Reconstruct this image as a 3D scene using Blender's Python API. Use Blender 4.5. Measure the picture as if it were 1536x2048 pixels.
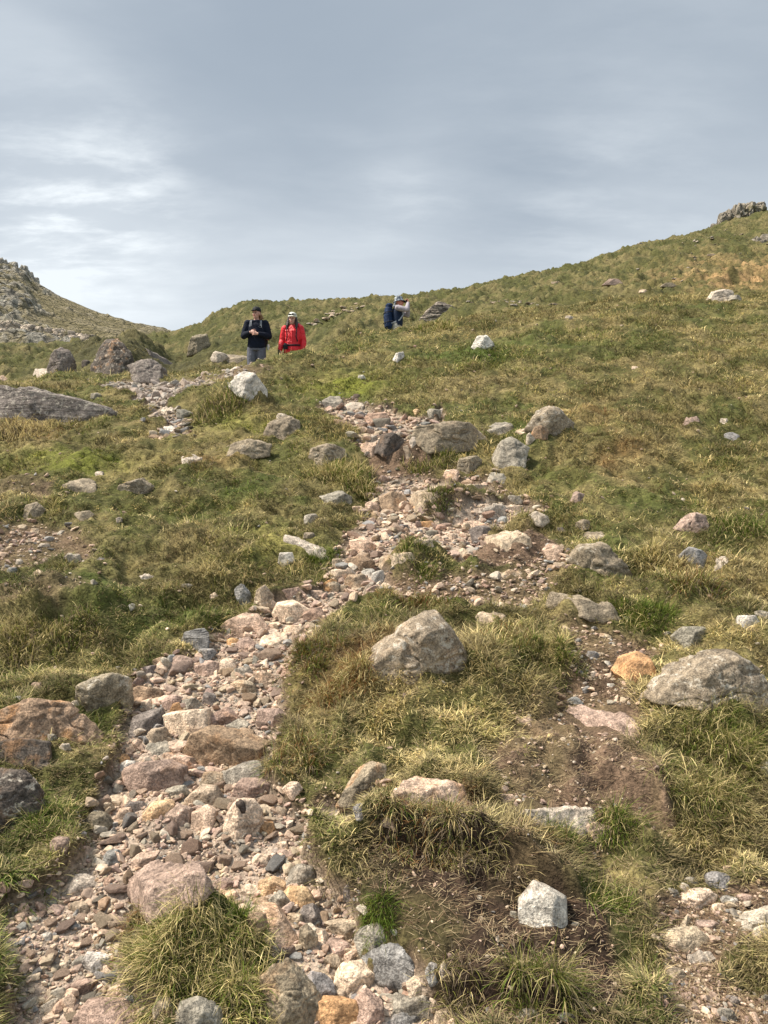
import bpy, bmesh, math, random
import numpy as np
from mathutils import Vector, Matrix

scene = bpy.context.scene
COL = scene.collection
for o in list(bpy.data.objects):
    bpy.data.objects.remove(o)
R = math.radians

# ------------------------------------------------------------------ camera
F = 1479.0            # focal length in full-size photograph pixels
EYE = 1.6
cam_d = bpy.data.cameras.new("camera")
cam_d.sensor_fit = 'VERTICAL'
cam_d.sensor_height = 36.0
cam_d.lens = 36.0 * F / 2048.0
cam_d.clip_end = 2000.0
cam_d.clip_start = 0.05
cam = bpy.data.objects.new("camera", cam_d)
COL.objects.link(cam)
cam.location = (0, 0, EYE)
cam.rotation_euler = (R(90), 0, 0)
scene.camera = cam

# ------------------------------------------------------------------ exposure
scene.view_settings.view_transform = 'Standard'
scene.view_settings.look = 'None'
scene.view_settings.gamma = 1.0
scene.view_settings.use_curve_mapping = False
scene.view_settings.exposure = 0.66

# ------------------------------------------------------------------ sun
SUN_EL, SUN_AZ = 55.0, -92.0     # azimuth from +Y (ahead), negative = to the left
sd = bpy.data.lights.new("sun", 'SUN')
sd.energy = 5.0
sd.angle = R(7)
sd.color = (1.0, 0.90, 0.775)
sun = bpy.data.objects.new("sun", sd)
COL.objects.link(sun)
sun_dir = Vector((math.sin(R(SUN_AZ)) * math.cos(R(SUN_EL)), math.cos(R(SUN_AZ)) * math.cos(R(SUN_EL)), math.sin(R(SUN_EL))))
sun.rotation_euler = sun_dir.to_track_quat('Z', 'Y').to_euler()

# ------------------------------------------------------------------ node helper
class NT:
    def __init__(self, tree):
        self.t = tree; self.n = tree.nodes; self.l = tree.links
    def node(self, typ, **kw):
        nd = self.n.new(typ)
        for k, v in kw.items(): setattr(nd, k, v)
        return nd
    def put(self, sock, v):
        if isinstance(v, (int, float)): sock.default_value = v
        elif isinstance(v, (tuple, list)):
            if len(v) == 3 and len(sock.default_value) == 4: v = (*v, 1)
            sock.default_value = v
        else: self.l.new(v, sock)
    def math(self, op, a, b=0.0, c=None, clamp=False):
        m = self.node('ShaderNodeMath', operation=op, use_clamp=clamp)
        self.put(m.inputs[0], a); self.put(m.inputs[1], b)
        if c is not None: self.put(m.inputs[2], c)
        return m.outputs[0]
    def vmath(self, op, a, b=(0, 0, 0), scale=None):
        m = self.node('ShaderNodeVectorMath', operation=op)
        self.put(m.inputs[0], a); self.put(m.inputs[1], b)
        if scale is not None: self.put(m.inputs['Scale'], scale)
        return m.outputs['Value'] if op in ('DOT_PRODUCT', 'LENGTH', 'DISTANCE') else m.outputs['Vector']
    def noise(self, vec, scale, detail=4, rough=0.55, dist=0.0):
        m = self.node('ShaderNodeTexNoise')
        if vec is not None: self.l.new(vec, m.inputs['Vector'])
        m.inputs['Scale'].default_value = scale; m.inputs['Detail'].default_value = detail
        m.inputs['Roughness'].default_value = rough; m.inputs['Distortion'].default_value = dist
        return m.outputs['Fac']
    def vor(self, vec, scale, feature='F1', out='Distance'):
        m = self.node('ShaderNodeTexVoronoi', feature=feature)
        self.l.new(vec, m.inputs['Vector']); m.inputs['Scale'].default_value = scale
        return m.outputs[out]
    def ramp(self, fac, stops):
        m = self.node('ShaderNodeMapRange', interpolation_type='SMOOTHSTEP')
        self.put(m.inputs['Value'], fac)
        a, b, c, d = stops
        m.inputs['From Min'].default_value = a; m.inputs['From Max'].default_value = b
        m.inputs['To Min'].default_value = c; m.inputs['To Max'].default_value = d
        return m.outputs[0]
    def mix(self, fac, a, b, blend='MIX'):
        m = self.node('ShaderNodeMix', data_type='RGBA', blend_type=blend)
        self.put(m.inputs[0], fac); self.put(m.inputs[6], a); self.put(m.inputs[7], b)
        return m.outputs[2]
    def mulv(self, col, fac):
        m = self.node('ShaderNodeVectorMath', operation='SCALE')
        self.put(m.inputs[0], col); self.put(m.inputs['Scale'], fac)
        return m.outputs['Vector']
    def bump(self, h, strength=0.5, dist=0.01, prev=None):
        b = self.node('ShaderNodeBump')
        b.inputs['Strength'].default_value = strength; b.inputs['Distance'].default_value = dist
        self.l.new(h, b.inputs['Height'])
        if prev is not None: self.l.new(prev, b.inputs['Normal'])
        return b.outputs[0]

# ------------------------------------------------------------------ world: layered overcast sky
world = bpy.data.worlds.new("World")
scene.world = world
world.use_nodes = True
wt = NT(world.node_tree)
wt.n.clear()
sky = wt.node('ShaderNodeTexSky', sky_type='NISHITA')
sky.sun_disc = False
sky.sun_elevation = R(SUN_EL)
sky.sun_rotation = R(SUN_AZ)
tc = wt.node('ShaderNodeTexCoord')
d = wt.vmath('NORMALIZE', tc.outputs['Generated'])
sep = wt.node('ShaderNodeSeparateXYZ'); wt.l.new(d, sep.inputs[0])
dz = wt.math('MAXIMUM', sep.outputs['Z'], 0.0)
inv = wt.math('DIVIDE', 1.0, wt.math('ADD', dz, 0.16))
plane = wt.node('ShaderNodeCombineXYZ')
wt.l.new(wt.math('MULTIPLY', sep.outputs['X'], inv), plane.inputs[0])
wt.l.new(wt.math('MULTIPLY', wt.math('MULTIPLY', sep.outputs['Y'], inv), 1.0), plane.inputs[1])
pv = plane.outputs[0]
def stretch(v, s, off=(0, 0, 0), rot=0.0):
    m = wt.node('ShaderNodeMapping'); wt.l.new(v, m.inputs[0])
    m.inputs['Location'].default_value = off; m.inputs['Scale'].default_value = s
    m.inputs['Rotation'].default_value = (0, 0, rot)
    return m.outputs[0]
n1 = wt.noise(stretch(pv, (0.50, 0.80, 1), (3.1, 1.7, 0), R(14)), 1.0, 6, 0.5, 0.3)
n2 = wt.noise(stretch(pv, (0.95, 1.9, 1), (7.3, 2.2, 0), R(-12)), 1.0, 7, 0.55, 0.25)
n3 = wt.noise(stretch(pv, (3.4, 7.0, 1), (1.3, 9.2, 0), R(-16)), 1.0, 8, 0.60, 0.15)
def blob(px, py, spread, amp):
    v = Vector(((px - 768) / F, 1.0, (1024 - py) / F)).normalized()
    dd = wt.vmath('DOT_PRODUCT', d, tuple(v))
    return wt.math('MULTIPLY', wt.math('POWER', wt.math('MAXIMUM', dd, 0.0), spread), amp)
dark = wt.ramp(n1, (0.36, 0.66, 0.0, 1.0))
light = wt.ramp(n2, (0.42, 0.72, 0.0, 1.0))
fine = wt.ramp(n3, (0.40, 0.80, 0.0, 1.0))
hor = wt.ramp(dz, (0.16, 0.44, 1.0, 0.0))                     # pale towards the horizon
bright = wt.math('ADD', blob(230, 400, 260, 0.55), blob(60, 450, 160, 0.45))
bright = wt.math('ADD', bright, blob(60, 525, 900, 0.55))
bright = wt.math('ADD', bright, blob(800, 410, 420, 0.20))
bright = wt.math('ADD', bright, blob(1200, 440, 120, 0.22))
dk = wt.math('ADD', blob(1080, 350, 160, 0.30), blob(1300, 130, 22, 0.14))
dk = wt.math('ADD', dk, blob(560, 190, 60, 0.12))
cl = wt.math('MULTIPLY', bright, wt.math('ADD', wt.math('MULTIPLY', fine, 1.25), wt.math('ADD', wt.math('MULTIPLY', light, 0.35), 0.28)))
val = wt.math('ADD', wt.math('MULTIPLY', hor, 0.42), wt.math('MULTIPLY', light, 0.22))
val = wt.math('ADD', val, cl)
val = wt.math('SUBTRACT', val, wt.math('MULTIPLY', dark, 0.19))
val = wt.math('SUBTRACT', val, wt.math('MULTIPLY', dk, 0.50))
val = wt.math('ADD', val, 0.26, clamp=True)
cloud = wt.mix(val, (0.238, 0.279, 0.326), (0.61, 0.645, 0.665))
# an overcast sky is brightest towards the zenith, above the picture
zen = wt.ramp(dz, (0.58, 0.92, 1.0, 1.9))
cloud = wt.mulv(cloud, zen)
skyc = wt.mulv(sky.outputs[0], 0.10)
final = wt.mix(0.92, skyc, cloud)
bg = wt.node('ShaderNodeBackground')
wt.l.new(final, bg.inputs['Color']); bg.inputs['Strength'].default_value = 1.0
wo = wt.node('ShaderNodeOutputWorld'); wt.l.new(bg.outputs[0], wo.inputs[0])

# ------------------------------------------------------------------ object helpers
def tag(o, label=None, cat=None, group=None, kind=None):
    if label: o['label'] = label
    if cat: o['category'] = cat
    if group: o['group'] = group
    if kind: o['kind'] = kind
    return o

def link(o, parent=None):
    COL.objects.link(o)
    if parent is not None: o.parent = parent
    return o

def mesh_np(name, verts, quads=None, tris=None, smooth=True, cols=None, attr='Col'):
    """fast mesh from arrays; quads / tris are (n,4) / (n,3) index arrays"""
    me = bpy.data.meshes.new(name)
    nq = 0 if quads is None else len(quads); nt = 0 if tris is None else len(tris)
    me.vertices.add(len(verts)); me.vertices.foreach_set('co', np.ascontiguousarray(verts, dtype=np.float32).ravel())
    parts, starts = [], []
    if nq: parts.append(np.asarray(quads, dtype=np.int32).ravel()); starts.append(np.arange(nq, dtype=np.int32) * 4)
    if nt: parts.append(np.asarray(tris, dtype=np.int32).ravel()); starts.append(np.arange(nt, dtype=np.int32) * 3 + nq * 4)
    loops = np.concatenate(parts); starts = np.concatenate(starts)
    me.loops.add(len(loops)); me.loops.foreach_set('vertex_index', loops)
    me.polygons.add(nq + nt); me.polygons.foreach_set('loop_start', starts)
    me.polygons.foreach_set('use_smooth', np.full(nq + nt, smooth, dtype=bool))
    me.update(calc_edges=True)
    if cols is not None:
        a = me.color_attributes.new(attr, 'FLOAT_COLOR', 'POINT')
        c = np.ones((len(verts), 4), dtype=np.float32); c[:, :cols.shape[1]] = cols
        a.data.foreach_set('color', c.ravel())
    return me

def new_obj(name, me, mat=None, parent=None):
    o = bpy.data.objects.new(name, me)
    if mat: me.materials.append(mat)
    return link(o, parent)

# ------------------------------------------------------------------ noise
_rs = np.random.RandomState(7)
_perm = _rs.permutation(4096).astype(np.int64)
_val = _rs.rand(4096) * 2 - 1
def _h3(i, j, k):
    return _val[_perm[(_perm[(_perm[i & 4095] + j) & 4095] + k) & 4095]]
def vnoise3(x, y, z):
    xi = np.floor(x).astype(np.int64); yi = np.floor(y).astype(np.int64); zi = np.floor(z).astype(np.int64)
    fx = x - xi; fy = y - yi; fz = z - zi
    fx = fx * fx * fx * (fx * (fx * 6 - 15) + 10); fy = fy * fy * fy * (fy * (fy * 6 - 15) + 10); fz = fz * fz * (3 - 2 * fz)
    r = 0
    for a in (0, 1):
        for b in (0, 1):
            for c in (0, 1):
                r = r + (fx if a else 1 - fx) * (fy if b else 1 - fy) * (fz if c else 1 - fz) * _h3(xi + a, yi + b, zi + c)
    return r
def vnoise2(x, y, s=0):
    xi = np.floor(x).astype(np.int64); yi = np.floor(y).astype(np.int64)
    fx = x - xi; fy = y - yi
    fx = fx * fx * fx * (fx * (fx * 6 - 15) + 10); fy = fy * fy * fy * (fy * (fy * 6 - 15) + 10)
    r = 0
    for a in (0, 1):
        for b in (0, 1):
            r = r + (fx if a else 1 - fx) * (fy if b else 1 - fy) * _h3(xi + a, yi + b, np.full_like(xi, s))
    return r
def fbm2(x, y, s=0, octv=4, gain=0.5):
    r = 0; a = 1.0; f = 1.0; t = 0
    c, sn = math.cos(0.6), math.sin(0.6)
    for i in range(octv):
        r = r + a * vnoise2(x * f + 17.3 * i, y * f - 9.1 * i, s + i * 5); t += a
        a *= gain; f *= 2.03; x, y = c * x - sn * y, sn * x + c * y
    return r / t
def fbm3(p, s=0.0, octv=4, gain=0.5):
    r = 0; a = 1.0; f = 1.0; t = 0
    for i in range(octv):
        r = r + a * vnoise3(p[:, 0] * f + 31.7 * i + s, p[:, 1] * f - 11.3 * i + s * 1.7, p[:, 2] * f + 5.9 * i - s); t += a
        a *= gain; f *= 2.07
    return r / t
def sstep(a, b, x):
    t = np.clip((x - a) / (b - a), 0, 1)
    return t * t * (3 - 2 * t)
# ================================================================== TERRAIN
# Height profiles of the fellside, read as sight lines: at each bearing u a list of (distance, sight row)
def pchip(xs, ys, x):
    xs = np.asarray(xs, float); ys = np.asarray(ys, float)
    h = np.diff(xs); dl = np.diff(ys) / h
    m = np.zeros(len(xs))
    for i in range(1, len(xs) - 1):
        if dl[i - 1] * dl[i] > 0:
            w1 = 2 * h[i] + h[i - 1]; w2 = h[i] + 2 * h[i - 1]
            m[i] = (w1 + w2) / (w1 / dl[i - 1] + w2 / dl[i])
    m[0] = dl[0]; m[-1] = dl[-1]
    i = np.clip(np.searchsorted(xs, x) - 1, 0, len(xs) - 2)
    t = np.clip((x - xs[i]) / h[i], 0, 1)
    return ((2 * t**3 - 3 * t**2 + 1) * ys[i] + (t**3 - 2 * t**2 + t) * h[i] * m[i]
            + (-2 * t**3 + 3 * t**2) * ys[i + 1] + (t**3 - t**2) * h[i] * m[i + 1])

NEAR = [(3, 1714), (4, 1431), (5, 1246), (6, 1112), (7, 1024), (8, 950)]
PROF = {
 -500: [(10, 850), (12, 790), (14, 760), (18, 775), (25, 765), (45, 715), (70, 700), (120, 730)],
 0:    [(10, 850), (11.5, 800), (12.5, 768), (14, 772), (17, 790), (25, 752), (45, 702), (70, 695), (120, 730)],
 110:  [(10, 850), (12, 795), (14, 765), (16.5, 752), (19, 765), (25, 748), (45, 702), (70, 694), (120, 730)],
 230:  [(10, 848), (12, 795), (14, 765), (17, 748), (20, 745), (26, 722), (45, 697), (70, 688), (120, 720)],
 340:  [(10, 845), (12, 790), (14, 766), (17, 757), (20, 754), (26, 735), (40, 700), (60, 669), (80, 676), (120, 700)],
 430:  [(10, 840), (12, 775), (13, 748), (15, 750), (18, 742), (24, 705), (35, 665), (48, 641), (60, 652), (120, 690)],
 510:  [(10, 835), (11.5, 775), (12.6, 725), (13.5, 740), (15, 781), (17, 768), (22, 715), (32, 655), (47, 612), (60, 640), (120, 690)],
 600:  [(10, 830), (12, 755), (13.2, 706), (14, 718), (15.2, 785), (17, 768), (22, 700), (32, 645), (47, 610), (60, 635), (120, 690)],
 700:  [(10, 825), (12, 755), (14, 697), (15.5, 670), (17, 690), (19, 700), (24, 668), (32, 638), (47, 607), (60, 630), (120, 680)],
 800:  [(10, 822), (12, 750), (14, 697), (16.5, 667), (17.5, 686), (19, 730), (22, 690), (30, 640), (47, 598), (60, 625), (120, 670)],
 900:  [(10, 820), (12, 745), (14, 690), (17, 643), (19, 650), (24, 640), (32, 618), (47, 588), (60, 610), (120, 650)],
 1100: [(10, 815), (12, 735), (14, 675), (17, 622), (19, 614), (23, 618), (32, 590), (50, 547), (65, 575), (120, 620)],
 1430: [(10, 812), (12, 727), (14, 663), (17, 600), (20, 600), (25, 575), (38, 515), (56, 461), (75, 490), (120, 560)],
 1300: [(10, 815), (12, 730), (14, 665), (17, 602), (20, 606), (24, 590), (35, 548), (53, 494), (70, 530), (120, 590)],
 1536: [(10, 810), (12, 725), (14, 662), (17, 598), (20, 595), (25, 565), (38, 500), (58, 432), (75, 460), (120, 530)],
 2100: [(10, 800), (12, 700), (14, 640), (17, 570), (20, 550), (25, 500), (38, 400), (58, 300), (75, 320), (120, 400)],
}
def near_z(Y): return np.array([0.0 + 0.26 * (y - 2.3) for y in Y])

LNY0, LNY1 = math.log(0.5), math.log(125.0)
rowsY = np.concatenate([np.linspace(math.log(0.5), math.log(1.9), 40, endpoint=False),
                        np.linspace(math.log(1.9), math.log(17.5), 740, endpoint=False),
                        np.linspace(math.log(17.5), math.log(62.0), 300, endpoint=False),
                        np.linspace(math.log(62.0), math.log(125.0), 30)])
colsU = np.concatenate([np.linspace(-800, -60, 60, endpoint=False), np.linspace(-60, 1596, 640, endpoint=False), np.linspace(1596, 2300, 60)])
NR, NC = len(rowsY), len(colsU)

pu = sorted(PROF)
prof_z = []
for u in pu:
    pts = [(0.5, None), (1.2, None), (2.3, None)] + NEAR + PROF[u]
    ys = [math.log(p[0]) for p in pts]
    zs = [float(0.26 * (p[0] - 2.3)) if p[1] is None else EYE + (1024 - p[1]) / F * p[0] for p in pts]
    prof_z.append(pchip(ys, zs, rowsY))
prof_z = np.array(prof_z)                       # (columns, rows)
baseZ = np.zeros((NR, NC))
for r in range(NR):
    baseZ[r] = pchip(pu, prof_z[:, r], np.clip(colsU, pu[0], pu[-1]))
GY = np.exp(rowsY)[:, None] * np.ones((1, NC))
GU = np.ones((NR, 1)) * colsU[None, :]
GT = (GU - 768) / F
GX = GT * GY
GV = 1024 - (baseZ - EYE) / GY * F              # the row at which the smooth ground is sighted

# ---- masks -------------------------------------------------------------
wu = fbm2(GX * 3.1, GY * 3.1, 3, 3) * 26 + fbm2(GX * 14, GY * 14, 9, 2) * 7
wv = fbm2(GX * 3.1 + 40, GY * 3.1, 5, 3) * 14 + fbm2(GX * 14 + 9, GY * 14, 11, 2) * 4
def poly_mask(pts, feather=10.0, ymax=14.0, ymin=0.0, warp=1.0):
    """soft inside mask of a ground outline (positive inside)"""
    P = np.array(pts, float)
    out = np.zeros((NR, NC))
    m = (feather + 30)
    ok = (GU > P[:, 0].min() - m) & (GU < P[:, 0].max() + m) & (GV > P[:, 1].min() - m) & (GV < P[:, 1].max() + m) & (GY < ymax) & (GY > ymin)
    x = GU[ok] + wu[ok] * warp; y = GV[ok] + wv[ok] * warp
    d2 = np.full(len(x), 1e12); inside = np.zeros(len(x), bool)
    n = len(P)
    for i in range(n):
        a = P[i]; b = P[(i + 1) % n]
        e = b - a; L = max(e @ e, 1e-9)
        wx = x - a[0]; wy = y - a[1]
        t = np.clip((wx * e[0] + wy * e[1]) / L, 0, 1)
        dx = wx - t * e[0]; dy = (wy - t * e[1]) * 1.5
        d2 = np.minimum(d2, dx * dx + dy * dy)
        c = ((a[1] > y) != (b[1] > y)) & (x < (b[0] - a[0]) * (y - a[1]) / (b[1] - a[1] + 1e-12) + a[0])
        inside ^= c
    sd_ = np.sqrt(d2) * np.where(inside, 1, -1)
    out[ok] = sstep(-feather, feather, sd_)
    return out
def blobm(u, v, ru, rv, ymax=14.0, ymin=0.0):
    q = ((GU + wu - u) / ru) ** 2 + ((GV + wv - v) / rv) ** 2
    return np.exp(-q) * (GY < ymax) * (GY > ymin)

P_TOP = [(640, 800), (700, 795), (780, 820), (850, 832), (880, 815), (892, 838), (840, 860), (835, 900), (800, 905), (760, 915), (715, 900), (712, 860), (690, 840), (630, 822)]
P_MAIN = [(765, 950), (830, 945), (900, 955), (960, 960), (1010, 965), (1000, 985), (930, 1000), (840, 1010), (850, 1030), (1000, 1010), (1060, 1000), (1100, 1015), (1080, 1040), (980, 1050), (960, 1100), (900, 1090), (800, 1090), (775, 1130), (790, 1165), (760, 1185), (700, 1200), (650, 1225), (640, 1260), (610, 1290), (590, 1330), (575, 1400), (560, 1440), (540, 1490), (530, 1530), (570, 1570), (600, 1600), (740, 1600), (780, 1620), (740, 1650), (620, 1660), (610, 1700), (650, 1750), (720, 1790), (720, 1860), (740, 1900), (820, 1900), (850, 1960), (890, 2000), (910, 2060), (920, 3200), (560, 3200), (560, 2048), (620, 1960), (540, 1900), (490, 1860), (430, 1830), (280, 1835), (230, 1880), (265, 1950), (320, 1990), (320, 2048), (320, 3200), (-80, 3200), (-15, 2048), (25, 1950), (-20, 1860), (20, 1800), (110, 1750), (165, 1710), (150, 1650), (165, 1600), (210, 1530), (235, 1480), (240, 1440), (255, 1360), (300, 1320), (400, 1290), (420, 1250), (480, 1220), (560, 1190), (620, 1185), (655, 1150), (650, 1120), (690, 1080), (735, 1030), (735, 1000), (765, 980)]
P_SIDE = [(780, 1150), (900, 1130), (1000, 1140), (1120, 1085), (1150, 1110), (1080, 1180), (1060, 1215), (900, 1215), (780, 1190)]
P_LEFTUP = [(200, 760), (300, 755), (420, 748), (470, 742), (500, 735), (480, 760), (430, 768), (390, 785), (350, 800), (340, 815), (390, 830), (400, 845), (330, 865), (290, 865), (330, 840), (300, 815), (260, 790), (210, 775)]
P_LEFTGR = [(0, 1060), (60, 1040), (160, 1070), (190, 1110), (180, 1130), (60, 1140), (-40, 1150)]
P_RTRAIL = [(1100, 1250), (1180, 1250), (1300, 1275), (1340, 1300), (1280, 1330), (1230, 1370), (1290, 1440), (1280, 1480), (1200, 1470), (1120, 1430), (1130, 1350), (1150, 1320)]
P_SOIL = [(1000, 1450), (1120, 1400), (1250, 1470), (1310, 1560), (1330, 1620), (1250, 1640), (1100, 1650), (1000, 1610), (960, 1500)]
P_PEAT = [(725, 1725), (860, 1700), (990, 1722), (1060, 1755), (1150, 1790), (1210, 1850), (1260, 1970), (1180, 2080), (1000, 2080), (860, 2000), (800, 1880), (740, 1800)]
P_BOTR = [(1330, 1770), (1440, 1740), (1580, 1760), (1600, 1850), (1440, 1870), (1420, 1930), (1600, 1980), (1600, 2300), (1400, 2300), (1330, 1960), (1310, 1880)]
P_STEP = [(735, 915), (850, 905), (870, 940), (760, 950)]
P_DIRT2 = [(930, 1075), (1080, 1060), (1120, 1090), (1060, 1130), (950, 1130)]
P_LEFTSOIL = [(-40, 950), (60, 950), (110, 975), (90, 1010), (-40, 1010)]
P_SHELF = [(-40, 1190), (140, 1180), (190, 1200), (120, 1240), (-40, 1250)]
P_CREST = [(440, 712), (500, 722), (540, 730), (520, 745), (470, 745), (430, 730)]

M_path = np.maximum.reduce([poly_mask(P_TOP, 8, 12), poly_mask(P_MAIN, 12, 12), poly_mask(P_LEFTUP, 6, 14.5) * 0.95])
M_sparse = np.maximum.reduce([poly_mask(P_SIDE, 16), poly_mask(P_LEFTGR, 22), poly_mask(P_RTRAIL, 14) * 0.8, poly_mask(P_BOTR, 18), poly_mask(P_CREST, 6, 13.5) * 0.9,
                              poly_mask([(990, 1590), (1120, 1600), (1220, 1640), (1200, 1680), (1000, 1660)], 14) * 0.6])
M_soil = np.maximum.reduce([poly_mask(P_SOIL, 46, warp=2.4) * (.55 + .5 * sstep(-.3, .2, fbm2(GX * 3.6, GY * 3.6, 27, 3))), poly_mask(P_RTRAIL, 14), poly_mask(P_STEP, 8), poly_mask(P_DIRT2, 12), poly_mask(P_LEFTSOIL, 18) * 0.6, poly_mask(P_SHELF, 14) * 0.4,
                            M_sparse * 0.7, poly_mask(P_BOTR, 20) * 0.9])
M_peat = poly_mask(P_PEAT, 40, warp=2.2) * (.78 + .3 * sstep(-.35, .1, fbm2(GX * 4.2, GY * 4.2, 29, 3)))
M_rust = np.clip(sum(blobm(*b) for b in [(870, 1195, 90, 30), (650, 1375, 70, 45), (735, 1345, 50, 25), (1190, 850, 60, 25), (1240, 925, 60, 25), (900, 1640, 70, 25), (80, 875, 60, 25), (1010, 1290, 60, 20), (1400, 1120, 60, 30), (1090, 1720, 50, 25), (400, 930, 80, 20), (640, 1880, 30, 30), (250, 1850, 40, 25)]) + 0.5 * blobm(1560, 555, 170, 30, 40, 20), 0, 1)
M_green = np.clip(sum(blobm(*b) for b in [(1240, 1230, 110, 35), (990, 1270, 100, 40), (700, 790, 120, 30), (1450, 1080, 80, 40), (450, 970, 160, 50), (40, 1830, 60, 60), (460, 1850, 60, 60), (640, 1010, 60, 60), (200, 1180, 200, 40), (660, 1110, 40, 50), (60, 1640, 60, 60), (170, 1430, 80, 50), (1180, 1640, 60, 40), (760, 1830, 30, 60), (1020, 1960, 120, 50), (1180, 1820, 60, 60), (150, 830, 80, 40), (1050, 1130, 60, 20), (900, 700, 130, 30), (1400, 1480, 100, 60), (900, 900, 60, 20), (1060, 880, 30, 25), (660, 1700, 50, 40), (420, 1230, 70, 30)]), 0, 1)
M_moss = np.clip(blobm(700, 772, 90, 22) + 0.8 * blobm(140, 930, 120, 22) + 0.6 * blobm(480, 850, 80, 18) + .5 * blobm(560, 1090, 60, 30), 0, 1)
_pt = sstep(-.25, .35, fbm2(GX * 2.1, GY * 2.1, 25, 3))
M_green = np.clip(M_green * (.25 + .9 * _pt) + .45 * sstep(.12, .42, fbm2(GX * 1.2, GY * 1.2, 23, 3)) * (GY < 15), 0, 1)
M_rust = M_rust * (.3 + .7 * _pt[::1])
wide = fbm2(GX * 0.45, GY * 0.45, 21, 3)
hum = fbm2(GX * 1.6, GY * 1.6, 31, 3)
farness = sstep(16, 26, GY)

# ---- relief ------------------------------------------------------------
Z = baseZ.copy()
grassy = 1 - np.clip(M_path + 0.6 * M_sparse, 0, 1)
pxm = F / GY
calm = 1 - .75 * np.exp(-((GU - 70) / 190) ** 2 - ((GV - 1780) / 170) ** 2)
Z += grassy * calm * (fbm2(GX * 1.7, GY * 1.7, 41, 3) * 0.11 + fbm2(GX * 5.5, GY * 5.5, 43, 3) * 0.075) * sstep(1.0, 2.4, GY) * (1 - 0.0 * farness)
Z += np.maximum(fbm2(GX * 9.5, GY * 9.5, 45, 2), 0) * 0.035 * grassy * (GY < 20)
Z += farness * (fbm2(GX * 0.32, GY * 0.32, 47, 4) * 0.55 + fbm2(GX * 1.1, GY * 1.1, 49, 3) * 0.30 + np.abs(fbm2(GX * 2.3, GY * 2.3, 50, 3)) * 0.28)
Z -= M_path * 0.085 - M_path * fbm2(GX * 3.0, GY * 3.0, 51, 3) * 0.05
Z -= M_sparse * 0.03
Z -= M_soil * 0.03
def hump(u, v, ru, rv, h, ymax=14.0, ymin=0.0):
    global Z
    q = ((GU + 0.5 * wu - u) / ru) ** 2 + ((GV + 0.5 * wv - v) / rv) ** 2
    Z += h * np.exp(-q ** 1.5) * (GY < ymax) * (GY > ymin)
hump(400, 1890, 120, 90, 0.10); hump(820, 1360, 220, 90, 0.12); hump(830, 1120, 55, 30, 0.07)
hump(930, 1012, 80, 14, 0.08); hump(1030, 1090, 60, 16, 0.07); hump(800, 905, 90, 14, 0.06)
hump(450, 800, 90, 22, 0.15); hump(130, 1230, 110, 50, 0.10); hump(1480, 1480, 120, 90, 0.10)
hump(640, 900, 80, 40, 0.12); hump(1200, 880, 160, 50, 0.15); hump(980, 1330, 90, 60, 0.06)
# turf banks with an undercut face below the lip
def bank(lip, height, back=130.0, face=7.0, ymax=12.0):
    """raise the ground uphill of a lip line so it ends in a short steep face"""
    global Z
    lx = [p[0] for p in lip]; ly = [p[1] for p in lip]
    vl = np.interp(GU, lx, ly)
    w = sstep(lx[0], lx[0] + 40, GU) * (1 - sstep(lx[-1] - 40, lx[-1], GU)) * (GY < ymax)
    dv = vl + wv * 0.8 - GV                       # positive uphill of the lip
    Z += height * w * sstep(-face, face, dv) * np.exp(-np.clip(dv, 0, None) / back)
bank([(700, 1705), (780, 1710), (880, 1722), (1000, 1735)], 0.16)
bank([(960, 1720), (1030, 1745), (1100, 1790), (1180, 1820)], 0.12)
bank([(560, 1470), (620, 1600), (760, 1640)], 0.05)
bank([(-60, 1250), (60, 1262), (200, 1240), (260, 1230)], 0.14)
bank([(1090, 1310), (1130, 1350), (1180, 1380)], 0.10, 60)
bank([(1180, 1560), (1260, 1590), (1360, 1640)], 0.15, 80)
bank([(740, 905), (800, 918), (900, 912), (1000, 900)], 0.16, 40, 4)
bank([(830, 1018), (920, 1030), (1010, 1020)], 0.10, 30, 4)
bank([(400, 812), (470, 822), (560, 815)], 0.12, 40, 4)
bank([(800, 1960), (900, 1990), (1000, 2010), (1150, 2040)], 0.10, 90)
# grassy knoll with a rock face behind the left-hand boulders, and the stream bank beyond
Z += 0.85 * np.exp(-(((GU - 200) / 105) ** 2 + ((GY - 23) / 3.2) ** 2) ** 1.6)
Z += 0.9 * np.exp(-(((GU - 285) / 50) ** 2 + ((GY - 28) / 3.0) ** 2) ** 1.6)

# surface lookup ---------------------------------------------------------
def lookup(A, X, Y):
    u = X / Y * F + 768
    fr = np.interp(np.log(np.clip(Y, 0.5, 124)), rowsY, np.arange(NR))
    fc = np.interp(u, colsU, np.arange(NC))
    r0 = np.clip(fr.astype(int), 0, NR - 2); c0 = np.clip(fc.astype(int), 0, NC - 2)
    a = fr - r0; b = fc - c0
    return (A[r0, c0] * (1 - a) * (1 - b) + A[r0 + 1, c0] * a * (1 - b) + A[r0, c0 + 1] * (1 - a) * b + A[r0 + 1, c0 + 1] * a * b)
def hz(X, Y): return lookup(Z, np.asarray(X, float), np.asarray(Y, float))
def hit(u, v, ymin=1.6, skip=0):
    """distance at which the sight line through (u, v) first meets the ground"""
    Ys = np.exp(np.linspace(math.log(ymin), math.log(110), 2500))
    zt = hz((u - 768) / F * Ys, Ys); zr = EYE + (1024 - v) / F * Ys
    g = np.nonzero(zt >= zr)[0]
    return float(Ys[g[0]]) if len(g) else None
gxx = np.gradient(Z, axis=1) / np.gradient(GX, axis=1)
gyy = (np.gradient(Z, axis=0) / np.gradient(GY, axis=0))

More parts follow.
